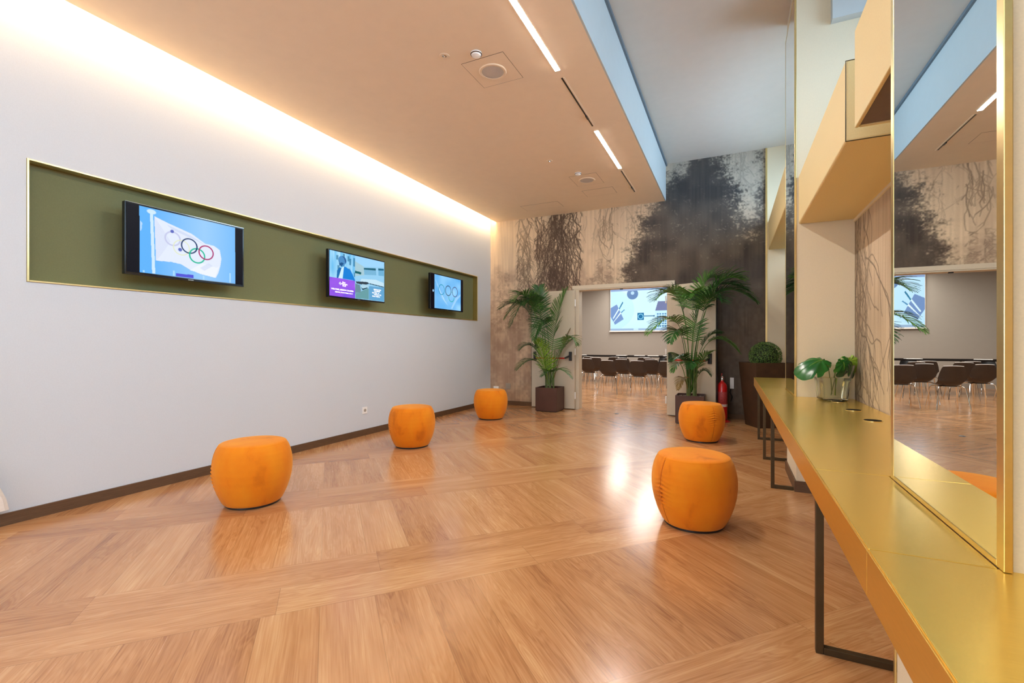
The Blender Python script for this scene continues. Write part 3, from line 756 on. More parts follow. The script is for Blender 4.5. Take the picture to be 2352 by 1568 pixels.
def lin_lamp(y0, y1, label):
    t = thing('linear_ceiling_lamp', label, 'ceiling lamp', (CX, y0, LOW), 0, 'recessed linear lamps')
    L_ = y1 - y0
    b = MB(); b.box(-.024, -.0205, 0, L_, -.006, -.0005); b.box(.0205, .024, 0, L_, -.006, -.0005); b.box(-.024, .024, -.004, 0, -.006, -.0005); b.box(-.024, .024, L_, L_ + .004, -.006, -.0005)
    b.build('frame', M['white_plastic'], t)
    o = bx(-.02, .02, .001, L_ - .001, -.007, -.0008).build('diffuser', M['lamp'], t); tag(o, 'glowing white diffuser')


def slot(y0, y1, label):
    t = thing('ceiling_track', label, 'lamp track', (CX, y0, LOW), 0, 'dark tracks between the linear lamps')
    L_ = y1 - y0
    bx(-.014, .004, 0, L_, -.002, -.0005).build('slot', M['black'], t); bx(.004, .018, 0, L_, -.005, -.0005).build('lip', M['ceiling'], t)
    bx(-.013, .006, L_ * .74, L_ * .82, -.012, -.002).build('adapter', M['black'], t)


lin_lamp(2.53, 3.735, 'glowing linear lamp nearest in the low ceiling'); lin_lamp(4.98, 6.18, 'glowing linear lamp farthest in the low ceiling')
slot(3.86, 4.86, 'dark track between the two glowing linear lamps'); slot(6.28, 7.25, 'dark track running from the far lamp towards the mural')


def seam_panel(x0, x1, y0, y1, label, parent=None):
    t = thing('access_panel', label, 'ceiling panel', (x0, y0, LOW), 0)
    W2, L2 = x1 - x0, y1 - y0; g_ = .003; s_ = MB()
    s_.box(0, g_, 0, L2, -.0015, -.0004); s_.box(W2 - g_, W2, 0, L2, -.0015, -.0004); s_.box(g_, W2 - g_, 0, g_, -.0015, -.0004); s_.box(g_, W2 - g_, L2 - g_, L2, -.0015, -.0004)
    s_.build('seam', M['base'], t); bx(g_, W2 - g_, g_, L2 - g_, -.002, -.0005).build('panel', M['ceiling'], t)


def speaker(x, y, label):
    t = thing('ceiling_speaker', label, 'ceiling speaker', (x, y, LOW - .002), 0, 'round speakers in the low ceiling')
    MB().lathe([(.095, -.001), (.095, -.008), (.112, -.009), (.118, -.004), (.118, -.0005), (.10, -.0005)], 48).build('rim', M['ceiling'], t)
    MB().lathe([(.001, -.0095), (.05, -.0085), (.096, -.006), (.096, -.0008), (.001, -.0008)], 48).build('grille', M['grille'], t)


seam_panel(-2.04, -1.65, 3.31, 3.71, 'square flush ceiling panel round the near speaker'); speaker(-1.848, 3.514, 'round grey ceiling speaker nearest the camera')
seam_panel(-2.06, -1.67, 6.20, 6.64, 'square flush ceiling panel round the far speaker'); speaker(-1.866, 6.43, 'round grey ceiling speaker near the mural wall')
seam_panel(-2.07, -1.60, 6.86, 7.18, 'plain flush ceiling panel just beyond the far speaker'); seam_panel(-3.25, -2.58, 7.18, 7.5, 'plain flush ceiling panel close to the mural, left one')


def sprinkler(x, y, label):
    t = thing('sprinkler', label, 'sprinkler', (x, y, LOW), 0, 'recessed sprinklers')
    MB().lathe([(.018, -.0006), (.018, -.003), (.036, -.005), (.042, -.003), (.042, -.0005), (.02, -.0005)], 28).build('rose', M['ceiling'], t)
    MB().lathe([(.001, -.014), (.006, -.012), (.008, -.004), (.016, -.003), (.016, -.001), (.001, -.001)], 16).build('nozzle', M['chrome'], t)


sprinkler(-2.105, 3.16, 'small round sprinkler rose left of the near ceiling speaker'); sprinkler(-2.104, 5.557, 'small round sprinkler rose halfway to the far speaker')


def sensor(x, y, label):
    t = thing('motion_sensor', label, 'sensor', (x, y, LOW), 0, 'tilted white ceiling sensors')
    pr = MB(); n = 20; vs_ = []
    for k in range(n + 1):
        a = math.pi * k / n; vs_.append((.045 * math.cos(a), -.036 * math.sin(a)))
    pr.lathe([(.001, -.0008), (.044, -.0008), (.044, -.008), (.036, -.024), (.02, -.03), (.001, -.031)], 28).build('dome', M['white_plastic'], t)
    MB().lathe([(.045, -.010), (.047, -.012), (.044, -.017), (.0405, -.0165), (.043, -.011)], 28).build('lens_band', M['base'], t)


sensor(-1.852, 3.235, 'white sensor dome beside the near ceiling speaker panel'); sensor(-1.90, 6.12, 'white sensor dome beside the far ceiling speaker panel')

# ------------------------------------------------------------------ counter
CF, CT = .250, .75
t = thing('console_counter', 'long brass covered counter on bronze frames along the mirrored wall', 'counter', (0, 0, 0))
segs = [(-1.95, -1.3, .449), (-1.3, 1.166, .831), (1.168, 1.832, .449), (1.834, 4.262, .831), (4.264, 4.945, .449), (4.947, 6.45, .831)]
for i, (y0, y1, xb) in enumerate(segs):
    if i % 2: y0b, y1b = y0, y1
    o = bx(CF + .004, xb - (0 if i % 2 else 0), max(y0, y0) + .0008 + (.0 if i % 2 else 0), y1 - .0008, CT - .012, CT).build('top_panel', M['brass'], t, bevel=.0012)
for y0, y1 in ((-1.95, 1.166), (1.168, 4.6), (4.602, 6.45)):
    bx(CF, CF + .012, y0, y1, CT - .098, CT - .0035).build('apron', M['brass_dark'], t, bevel=.0015)
b = MB(); b.box(CF + .0125, .42, -1.95, 6.436, CT - .09, CT - .0125); b.build('core_board', M['bronze'], t)
bx(CF + .0125, .80, 6.438, 6.45, CT - .098, CT - .0125).build('end_panel', M['brass_dark'], t, bevel=.001)
for y in (-.9, 2.085, 4.29, 5.31, 6.38):
    b = MB(); s_ = .026
    b.box(.288, .288 + s_, y - s_ / 2, y + s_ / 2, 0.0, CT - .0905); b.box(.288 + s_, .57 - s_, y - s_ / 2, y + s_ / 2, 0.0, s_); b.box(.57 - s_, .57, y - s_ / 2, y + s_ / 2, 0.0, CT - .014)
    if abs(y - 4.29) < .1: b = MB(); b.box(.288, .288 + s_, y - s_ / 2, y + s_ / 2, 0.0, CT - .0905); b.box(.288 + s_, .445, y - s_ / 2, y + s_ / 2, 0.0, s_)
    b.build('leg_frame', M['bronze'], t, bevel=.002)
for y in (3.103, 3.54, 4.003):
    g_ = MB().lathe([(.0405, .0002), (.0435, .0002), (.0435, .0022), (.0405, .0026)], 40)
    o = g_.build('cable_grommet', M['brass_trim'], t, loc=(.692, y, CT)); MB().lathe([(.001, .0003), (.0400, .0003), (.0400, .0034), (.034, .0042), (.001, .0042)], 36).build('slot_cover', M['soot'], o)
# ------------------------------------------------------------------ mirrors


def mirror(y0, y1, ztop, label):
    t = thing('wall_mirror', label, 'mirror', (XR, y0, CT), 0, 'tall brass framed mirrors on the piers')
    L_, H_ = y1 - y0, ztop - CT; fw = .027; X0, X1 = -.0135, -.0005
    bx(-.0125, -.0006, fw, L_ - fw, .014, H_ - fw).build('mirror_glass', M['mirror'], t)
    b = MB(); b.box(X0, X1, 0, fw - .0005, .0008, H_); b.box(X0, X1, L_ - fw + .0005, L_, .0008, H_); b.box(X0, X1, fw, L_ - fw, .0008, .0135); b.box(X0, X1, fw, L_ - fw, H_ - fw + .0005, H_)
    b.build('frame', M['brass_trim'], t, bevel=.0012)


mirror(1.150, 1.815, 3.95, 'tall brass framed mirror on the nearest pier, reflecting the meeting room')
mirror(4.258, 4.952, 3.95, 'tall brass framed mirror on the farther pier, seen edge on')
# brass corner strips
tag(bx(.462, .4865, YF - .022, YF - .0125 + .006, .0, HIGH - .005).build('corner_trim', M['brass_trim']), 'upright brass strip where mural meets the plain end wall', 'trim')
tag(bx(XR - .006, XR - .0008, 1.807, 1.820, .09, CT - .1).build('corner_trim', M['brass_trim']), 'short brass corner strip under the counter on the nearest pier', 'trim')

# ------------------------------------------------------------------ upholstered boxes


def ubox(x0, x1, y0, y1, z0, z1, label, dark=False):
    t = thing('upholstered_box', label, 'wall box', (x0, y0, z0), 0, 'cream upholstered boxes above the counter')
    X_, Y_, Z_ = x1 - x0, y1 - y0, z1 - z0
    b = bx(0, X_, 0, Y_, .0, Z_) if not dark else MB()
    if dark:
        b.box(0, .014, 0, Y_, 0, Z_); b.box(.014, X_, 0, .014, 0, Z_); b.box(.014, X_, Y_ - .014, Y_, 0, Z_); b.box(.014, X_, .014, Y_ - .014, .014, Z_)
        bx(.015, X_ - .001, .015, Y_ - .015, .006, .0138).build('underside_board', M['underside'], t)
    b.build('cover', M['leather'], t, bevel=.012 if not dark else .004, seg=3)
    p = MB(); r = .0022
    for ring_ in ([(r, r, r), (X_ - r, r, r), (X_ - r, r, Z_ - r), (r, r, Z_ - r), (r, r, r)],):
        p.tube(ring_, r, 6)
    p.build('piping', M['bronze'], t) if not dark else None


ubox(.478, .90, 2.61, 4.262, RZ + .001, 2.485, 'long cream upholstered box above the vase with golden underside')
ubox(.462, .84, 1.83, 2.345, RZ + .001 - .045, 2.465, 'short cream upholstered box beside the near mirror with mauve underside', True)
ubox(.50, .90, 4.97, YF - .016, 2.57, 3.00, 'cream upholstered box high above the boxwood planter, mostly behind the far mirror')

# ------------------------------------------------------------------ poufs
HP = .458
prof = []
PZ = [0.018, .03, .06, .10, .15, .20, .25, .30, .34, .38, .41, .43, .441, .447, .450, .453, .456, .458, .458]
PR = [.188, .197, .212, .229, .245, .256, .2615, .2615, .257, .248, .237, .226, .218, .210, .198, .17, .12, .05, .002]
FZ = np.linspace(.02, .44, 84)
prof = [(.186, .016)] + [(float(np.interp(z, PZ, PR)), float(z)) for z in FZ] + list(zip(PR[12:], PZ[12:]))


def pouf_fn(amp, zc):
    def fn(r, z, a):
        d = (a + math.pi) % (2 * math.pi) - math.pi; arc = d * max(r, .05)
        if r > .15 and z < .45:
            r -= .0035 * math.exp(-(arc / .004) ** 2)                      # stitched seam
            r += .0016 * math.exp(-((abs(arc) - .009) / .005) ** 2)
            wr = math.exp(-((z - zc) / .07) ** 2) * math.exp(-(abs(arc) / .035) ** 1.5)
            r += amp * wr * math.sin(z * 2 * math.pi / .026 + abs(arc) * 60)
        if abs(z - .441) < .006: r += .0018                                 # piped rim
        r *= 1 + .006 * math.sin(3 * a + 1) + .003 * math.sin(5 * a)
        return r, z
    return fn


def pouf(x, y, az, label, amp=.0045, zc=.24):
    t = thing('pouf', label, 'pouf', (x, y, 0), az, 'orange barrel poufs')
    n = 256
    # finer angular steps near the seam at angle 0
    b = MB(); b.lathe([(r, z) for r, z in prof], n, fn=pouf_fn(amp * 2.1, zc)); b.build('velvet_cover', M['velvet'], t)
    MB().lathe([(.001, 0), (.178, 0), (.182, .004), (.182, .0195), (.001, .0195)], 48).build('base', M['black'], t)
    bx(.198, .2035, -.006, -.001, .045, .065).build('fabric_tag', M['redbar'], t)
    st = MB(); pts = [(float(np.interp(z, PZ, PR)) + .0012, 0, z) for z in np.linspace(.03, .43, 30)]; st.tube(pts, .0011, 5)
    tag(st.build('seam', mat_seam, t), 'stitched seam')
    return t


mat_seam = mat('orange_thread', s2l(176, 84, 22), .8)
# azimuths: seam direction measured in the world (camera direction from each pouf is towards the origin)


def az(x, y, off):                     # off: degrees to the right as seen by the camera (0 = facing camera)
    return math.atan2(-y, -x) + math.radians(off)


for x, y, off, amp, lab in ((-3.19, 2.27, -80, .004, 'orange velvet pouf by the left wall, nearest of the three there'),
                            (-3.30, 4.29, -68, .003, 'orange velvet pouf by the left wall, middle of the three there'),
                            (-3.385, 6.37, -84, .003, 'orange velvet pouf by the left wall, farthest, near the corner'),
                            (-.325, 6.03, 32, .005, 'orange velvet pouf in front of the right palm, with puckered seam'),
                            (-.225, 3.235, -47, .005, 'orange velvet pouf standing nearest the brass counter')):
    pouf(x, y, az(x, y, off), lab, amp, .22 if off < 0 else .30)

# ------------------------------------------------------------------ palms


def frond(parent, base, mid, tip, n, ll, m, droop=.5, seed=0, width=.011, start=.35, vang=1.0, up=None):
    """pinnate leaf: curved rachis from base over mid to tip with narrow leaflets"""
    rg = random.Random(seed); B, Q, T_ = Vector(base), Vector(mid), Vector(tip)
    P = lambda t_: B * (1 - t_) ** 2 + Q * 2 * t_ * (1 - t_) + T_ * t_ ** 2
    D = lambda t_: ((Q - B) * 2 * (1 - t_) + (T_ - Q) * 2 * t_).normalized()
    b = MB(); pts = [P(i / 14) for i in range(15)]; b.tube(pts, [.0065 * (1 - .8 * i / 14) for i in range(15)], 6)
    n = int(n * 1.25); ll *= 1.12
    for k in range(n):
        t_ = start + (1 - start) * (k + .5) / n; p = P(t_); d = D(t_)
        ref = Vector(up) if up else Vector((0, 0, 1))
        side = d.cross(ref)
        if side.length < .15: side = d.cross(Vector((-SA, CA, 0)))
        side.normalize(); nrm = side.cross(d).normalized()
        env = math.sin(math.pi * min(1, (.12 + .88 * (t_ - start) / (1 - start)) ** .8 * .93 + .05)) ** .55
        for sg in (-1, 1):
            L_ = ll * env * rg.uniform(.85, 1.1); fan = .35 + .75 * (t_ - start) / (1 - start)
            dir_ = (side * sg * (1.05 - .35 * fan) + d * fan * 1.0 + nrm * .28 * vang + Vector((rg.uniform(-.08, .08), rg.uniform(-.08, .08), rg.uniform(-.08, .08)))).normalized()
            cur = Vector(p); row1 = []; row2 = []; seg_ = 5
            wdir = dir_.cross(nrm).normalized()
            for j in range(seg_ + 1):
                q = j / seg_; wd = width * (math.sin(math.pi * (.12 + .86 * q)) ** .7) * (1 if j < seg_ else .12)
                row1.append(cur + wdir * wd); row2.append(cur - wdir * wd)
                dd = (dir_ + Vector((0, 0, -1)) * droop * (q ** 1.6) * 1.6).normalized(); cur = cur + dd * (L_ / seg_)
            fold = nrm * width * .35
            vs_ = []
            for j in range(seg_ + 1): vs_ += [row1[j] + fold, (row1[j] + row2[j]) / 2, row2[j] + fold]
            fs = []
            for j in range(seg_): fs += [(3 * j, 3 * j + 1, 3 * j + 4, 3 * j + 3), (3 * j + 1, 3 * j + 2, 3 * j + 5, 3 * j + 4)]
            b.add(vs_, fs)
    return b.build('frond', m, parent, smooth=True)


def palm(loc, label, items, pebbles, rz=0, mpx=.00725, px0=(0, 0), nstems=9, seed=1):
    """items: fronds given as (base, mid, tip) in pixels of a view and a depth offset for mid and tip"""
    t = thing('potted_palm', label, 'potted palm', loc, rz, 'potted kentia palms beside the doorway')
    S = .195; TH = .012
    b = MB(); b.box(-S, S, -S, -S + TH, .012, .412); b.box(-S, S, S - TH, S, .012, .412); b.box(-S, -S + TH, -S + TH, S - TH, .012, .412); b.box(S - TH, S, -S + TH, S - TH, .012, .412); b.box(-S + TH, S - TH, -S + TH, S - TH, .012, .03)
    b.build('planter', M['planter'], t, bevel=.003)
    bx(-S + .015, S - .015, -S + .015, S - .015, 0, .012).build('planter_foot', M['black'], t)
    gr = [[(-S + TH + .001 + (2 * S - 2 * TH - .002) * i / 20, -S + TH + .001 + (2 * S - 2 * TH - .002) * j / 20, .372 + .012 * math.sin(i * 2.1) * math.cos(j * 1.7)) for j in range(21)] for i in range(21)]
    MB().sheet(gr, .004).build('soil', M['pebble'] if pebbles else M['soil'], t)

    def W(p, dep):
        l = (p[0] - px0[0]) * mpx; z = .40 + (px0[1] - p[1]) * mpx
        return Vector((l * CA - dep * SA, l * SA + dep * CA, z))
    rg = random.Random(seed)
    for k in range(nstems):
        a = rg.uniform(0, 6.28); r_ = rg.uniform(.01, .075); h = rg.uniform(.35, .75); c = (r_ * math.cos(a), r_ * math.sin(a))
        MB().tube([(c[0], c[1], .36), (c[0] * 1.05, c[1] * 1.05, .4 + h * .5), (c[0] * 1.5, c[1] * 1.5, .4 + h)], [.014, .011, .007], 8).build('stem', M['stem'], t)
    for k, (bs, md, tp, dm, dt, n, ll, mt, dr, st) in enumerate(items):
        frond(t, W(bs, 0), W(md, dm), W(tp, dt), n, ll, M[mt], dr, seed * 50 + k, start=st, width=.0092 if ll > .2 else .0078)
    return t


LP = [
    ((1258, 885), (1236, 600), (1156, 728), .05, -.05, 26, .25, 'leaf_mid', .6, .48),
    ((1260, 885), (1240, 640), (1200, 700), -.2, -.45, 24, .24, 'leaf_dark', .5, .48),
    # left palm, seen from the camera: base (1262, 891)
    ((1258, 885), (1228, 640), (1146, 706), .10, -.15, 26, .27, 'leaf_dark', .45, .45),
    ((1258, 885), (1236, 690), (1236, 652), .18, .10, 22, .26, 'leaf_dark', .25, .40),
    ((1260, 885), (1244, 560), (1168, 748), -.05, -.30, 26, .27, 'leaf_dark', .55, .48),
    ((1258, 885), (1222, 620), (1178, 690), -.20, -.42, 24, .26, 'leaf_mid', .45, .45),
    ((1260, 885), (1262, 650), (1222, 778), -.05, -.35, 22, .24, 'leaf_dark', .55, .5),
    ((1264, 885), (1264, 740), (1302, 662), .05, .12, 30, .36, 'leaf_mid', .12, .30),
    ((1258, 885), (1248, 820), (1226, 778), -.15, -.25, 22, .26, 'leaf_lime', .10, .25),
    ((1262, 885), (1278, 800), (1318, 776), .05, .05, 18, .20, 'leaf_mid', .5, .35),
    ((1264, 885), (1300, 730), (1320, 790), -.10, -.25, 20, .20, 'leaf_mid', .6, .45),
    ((1256, 885), (1232, 760), (1192, 800), -.10, -.20, 18, .20, 'leaf_dark', .6, .5),
    ((1256, 885), (1236, 790), (1184, 846), -.10, -.25, 18, .20, 'leaf_dark', .6, .5),
    ((1268, 885), (1270, 820), (1308, 866), -.15, -.25, 16, .16, 'leaf_mid', .5, .4),
    ((1268, 885), (1292, 790), (1312, 752), .10, .10, 8, .10, 'leaf_dry', .3, .6),
    ((1262, 885), (1270, 830), (1240, 862), -.2, -.3, 14, .14, 'leaf_dark', .5, .4),
]
palm((-2.855, 7.565, 0), 'tall potted kentia palm in brown cube planter left of the doorway', LP, False, 0, .00735, (1262, 891), 8, 1)
RP = [
    ((1590, 905), (1604, 590), (1712, 700), -.05, -.30, 32, .32, 'leaf_dark', .55, .52),
    ((1590, 905), (1606, 610), (1676, 652), -.2, -.35, 30, .32, 'leaf_mid', .45, .5),
    ((1586, 905), (1592, 640), (1530, 676), .1, .1, 26, .28, 'leaf_dark', .45, .5),
    # right palm: base (1588, 912)
    ((1588, 905), (1592, 600), (1702, 668), .15, -.10, 32, .36, 'leaf_dark', .35, .50),
    ((1588, 905), (1598, 620), (1650, 640), .10, .05, 26, .34, 'leaf_mid', .25, .50),
    ((1586, 905), (1602, 640), (1626, 700), -.2, -.45, 24, .30, 'leaf_dark', .5, .5),
    ((1586, 905), (1584, 610), (1500, 694), .0, -.15, 26, .28, 'leaf_mid', .45, .52),
    ((1586, 905), (1590, 640), (1560, 690), -.2, -.42, 24, .26, 'leaf_mid', .45, .5),
    ((1588, 905), (1586, 760), (1606, 690), -.1, -.12, 22, .22, 'leaf_mid', .2, .45),
    ((1584, 905), (1578, 660), (1476, 772), -.05, -.30, 28, .24, 'leaf_mid', .6, .50),
    ((1584, 905), (1560, 700), (1520, 790), -.15, -.40, 22, .22, 'leaf_dark', .6, .48),
    ((1590, 905), (1616, 720), (1686, 812), .0, -.18, 24, .20, 'leaf_mid', .65, .50),
    ((1588, 905), (1600, 760), (1640, 770), -.15, -.2, 20, .18, 'leaf_dark', .5, .5),
    ((1584, 905), (1572, 790), (1530, 830), -.15, -.3, 20, .18, 'leaf_dark', .55, .45),
    ((1586, 905), (1588, 800), (1566, 846), -.2, -.35, 18, .18, 'leaf_dark', .55, .45),
    ((1582, 905), (1560, 800), (1536, 856), -.1, -.2, 14, .13, 'leaf_mid', .6, .5),
    ((1582, 905), (1566, 840), (1548, 896), -.1, -.2, 12, .12, 'leaf_dry', .8, .4),
    ((1590, 905), (1606, 830), (1622, 864), -.1, -.15, 14, .13, 'leaf_dark', .5, .4),
    ((1588, 905), (1590, 820), (1612, 812), -.25, -.35, 18, .17, 'leaf_mid', .4, .4),
]
palm((-.545, 7.305, 0), 'tall potted kentia palm in brown cube planter with pebbles, right of the doorway', RP, True, 0, .0064, (1588, 912), 13, 2)

# ------------------------------------------------------------------ boxwood ball in tall planter
t = thing('topiary_planter', 'clipped boxwood ball in tall tapered rusty planter by the counter end', 'potted topiary', (.40, 7.42, 0), 0)
an = math.radians(27); tops = []


def ringp(s_, z, cx=0, cy=0):
    return [Vector((cx + s_ * (math.cos(an) * a - math.sin(an) * b_), cy + s_ * (math.sin(an) * a + math.cos(an) * b_), z)) for a, b_ in ((-1, -1), (1, -1), (1, 1), (-1, 1))]


b = MB(); R_ = [ringp(.165, .0), ringp(.228, .90), ringp(.212, .90), ringp(.205, .86)]
vs_ = [p for r in R_ for p in r]; fs = [(3, 2, 1, 0)]
for k in range(3):
    for q in range(4): fs.append((k * 4 + q, k * 4 + (q + 1) % 4, (k + 1) * 4 + (q + 1) % 4, (k + 1) * 4 + q))
fs.append((12, 13, 14, 15)); b.add(vs_, fs); b.build('planter', M['corten'], t, bevel=.004)
rg = random.Random(5); b = MB(); rad = .205
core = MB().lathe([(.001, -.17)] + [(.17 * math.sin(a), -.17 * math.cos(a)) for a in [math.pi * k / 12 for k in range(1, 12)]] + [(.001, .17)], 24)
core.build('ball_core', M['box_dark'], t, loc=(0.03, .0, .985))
for k in range(5200):
    z = rg.uniform(-1, 1); a = rg.uniform(0, 6.283); rr = math.sqrt(1 - z * z); nrm = Vector((rr * math.cos(a), rr * math.sin(a), z)); p = nrm * (rad * rg.uniform(.92, 1.03))
    u_ = Vector((rg.gauss(0, 1), rg.gauss(0, 1), rg.gauss(0, 1))); u_ = (u_ + nrm * rg.uniform(.2, 1.4)).normalized(); v_ = u_.cross(nrm + Vector((.01, .02, 0))).normalized(); s_ = rg.uniform(.006, .010)
    b.add([p - u_ * s_ * .9, p + v_ * s_ * .55, p + u_ * s_ * 1.2, p - v_ * s_ * .55], [(0, 1, 2, 3)])
b.build('foliage', M['box_leaf'], t, loc=(.03, 0, .985), smooth=False)

# ------------------------------------------------------------------ fire extinguisher
t = thing('fire_extinguisher', 'red fire extinguisher standing between the right door leaf and the tall planter', 'fire extinguisher', (-.125, 7.62, 0), math.radians(-85))
MB().lathe([(.001, .03), (.05, .03), (.068, .045), (.071, .07), (.071, .50), (.064, .545), (.045, .575), (.025, .59), (.018, .62), (.001, .62)], 36).build('cylinder', M['red'], t)
MB().lathe([(.0715, .27), (.0722, .271), (.0722, .445), (.0715, .446)], 36).build('instruction_label', mat('red_label', s2l(170, 60, 60), .5, noise=.4, scale=120), t)
MB().lathe([(.0718, .225), (.0724, .226), (.0724, .262), (.0718, .263)], 36).build('white_label', M['label'], t)
b = MB(); b.lathe([(.001, .615), (.02, .615), (.022, .66), (.014, .68), (.001, .682)], 16); b.box(-.012, .012, -.02, .02, .62, .665); b.build('valve', M['chrome'], t)
b = MB(); b.tube([(0, -.01, .672), (.05, -.012, .70), (.12, -.012, .72)], .008, 6); b.tube([(0, .0, .66), (.06, 0, .662), (.12, 0, .665)], .007, 6); b.build('handle', M['red'], t)
b = MB(); b.tube([(-.02, 0, .645), (-.07, .01, .64), (-.098, .015, .58), (-.092, .01, .40), (-.088, 0, .22), (-.088, 0, .12)], .010, 8); b.tube([(-.088, 0, .14), (-.088, 0, .04)], [.012, .022], 8); b.build('hose', M['black'], t)
b = MB(); b.lathe([(.060, .028), (.078, .028), (.083, .018), (.10, .012), (.115, .002), (.112, .0), (.05, .0), (.05, .028)], 32); b.build('stand', M['red'], t)

# ------------------------------------------------------------------ vase with monstera
t = thing('glass_vase', 'square flared clear glass vase of water on the brass counter', 'vase', (.672, 4.105, CT + .0012), math.radians(12), None)


def sq(s_, z, rr=.25, n=6):
    out = []
    for k, (a, b_) in enumerate(((1, 1), (-1, 1), (-1, -1), (1, -1))):
        c_ = Vector((a * s_ * (1 - rr), b_ * s_ * (1 - rr), 0))
        for j in range(n):
            th = math.pi / 2 * k + math.pi / 2 * j / (n - 1); out.append((c_.x + s_ * rr * math.cos(th), c_.y + s_ * rr * math.sin(th), z))
    return out


def loft(rings):
    b_ = MB(); n = len(rings[0]); vs__ = [p for r in rings for p in r]; fs_ = [tuple(range(n))[::-1]]
    for i in range(len(rings) - 1):
        for q in range(n): fs_.append((i * n + q, i * n + (q + 1) % n, (i + 1) * n + (q + 1) % n, (i + 1) * n + q))
    fs_.append(tuple((len(rings) - 1) * n + q for q in range(n))); b_.add(vs__, fs_); b_.smooth = True; return b_


loft([sq(.070, 0), sq(.078, .006), sq(.088, .13), sq(.112, .255), sq(.1145, .262), sq(.110, .262), sq(.1045, .25), sq(.083, .13), sq(.070, .018), sq(.06, .014)]).build('glass_body', M['glass'], t)
loft([sq(.0695, .0185), sq(.0825, .13), sq(.0905, .168), sq(.086, .1685)]).build('water', M['water'], t)


def monstera(label, root, mid, tip, up_, size, m, seed, curl=.35, dirv=None):
    rg = random.Random(seed); t_ = thing('monstera_leaf', label, 'cut leaf', (0, 0, 0), 0, 'monstera leaves in the glass vase')
    R0, M0, T0 = Vector(root), Vector(mid), Vector(tip)
    st = [R0 * (1 - q) ** 2 + M0 * 2 * q * (1 - q) + T0 * q * q for q in [k / 10 for k in range(11)]]
    MB().tube(st, .0032, 6).build('stalk', M['stem'] if m != M['monstera_pale'] else M['monstera_pale'], t_)
    d = (T0 - M0); d.z *= .2
    if dirv is not None: d = Vector(dirv)
    d.normalize(); n_ = Vector(up_).normalized(); s_ = d.cross(n_).normalized(); n_ = s_.cross(d).normalized()
    # heart-shaped blade with side cuts: polar outline around a point on the midrib
    nA, nR = 72, 7; V_ = []; b_ = MB(); ctr = T0
    for i in range(nA + 1):
        a = -math.pi + 2 * math.pi * i / nA
        r = size * (.62 + .30 * math.cos(a) + .10 * math.cos(2 * a)) * (1.0 if abs(a) < 2.7 else .55)
        if .5 < abs(a) < 2.3:
            ph = (abs(a) - .5) / 1.8 * 4; cut = max(0, math.cos((ph - .5) * 2 * math.pi)) ** 10; r *= 1 - .38 * cut
        row = []
        for j in range(nR + 1):
            q = j / nR * r; x_ = q * math.cos(a) + size * .05; y_ = q * math.sin(a)
            h_ = -curl * (x_ * x_ * 1.2 + y_ * y_ * 1.6) / size + abs(y_) * .16 + .006 * math.sin(a * 9 + seed) * (j / nR)
            row.append(ctr + d * x_ + s_ * y_ + n_ * h_)
        V_.append(row)
    vs2 = [p for row in V_ for p in row]; K = nR + 1; fs2 = []
    for i in range(nA):
        for j in range(nR): fs2.append((i * K + j, (i + 1) * K + j, (i + 1) * K + j + 1, i * K + j + 1))
    b_.add(vs2, fs2); b_.build('blade', m, t_, smooth=True)
    mr = MB(); mr.tube([ctr + d * (size * .9 * k / 8) + n_ * (-curl * (size * .9 * k / 8) ** 2 * 1.2 / size + .0015) for k in range(9)], [.0022 * (1 - .7 * k / 8) for k in range(9)], 5)
    mr.build('midrib', M['leaf_lime'], t_)


R3 = Vector((CA, SA, 0)); F3 = Vector((-SA, CA, 0))       # across and away, for spreading the leaves round the vase
vc = Vector((.672, 4.105, 0))
pp = lambda l, dp, z: tuple(vc + R3 * l + F3 * dp + Vector((0, 0, z)))
monstera('dark monstera leaf arching out left over the counter', pp(-.01, 0, .80), pp(-.04, -.03, 1.08), pp(-.10, -.04, 1.045), (.1, -.5, 1), .165, M['monstera'], 1, .55)
monstera('dark monstera leaf hanging over the front of the vase', pp(.01, -.01, .79), pp(-.005, -.02, 1.10), pp(-.005, -.125, 1.035), -F3 + Vector((0, 0, .35)), .105, M['monstera'], 2, .4, R3 * .25 + Vector((0, 0, -1)))
monstera('dark monstera leaf drooping to the right of the vase', pp(-.01, .01, .79), pp(.03, -.02, 1.09), pp(.060, -.07, 1.04), -F3 * .8 + Vector((0, 0, .8)), .118, M['monstera'], 3, .5, R3 + Vector((0, 0, -.75)) - F3 * .2)
monstera('pale lime monstera leaf behind, drooping towards bark mural', pp(.02, .02, .79), pp(.07, .05, 1.16), pp(.128, .0, 1.045), -F3 * .8 - R3 * .35 + Vector((0, 0, .2)), .115, M['monstera_pale'], 4, .5, Vector((0, 0, -1)) + R3 * .25)

# ------------------------------------------------------------------ meeting room furniture


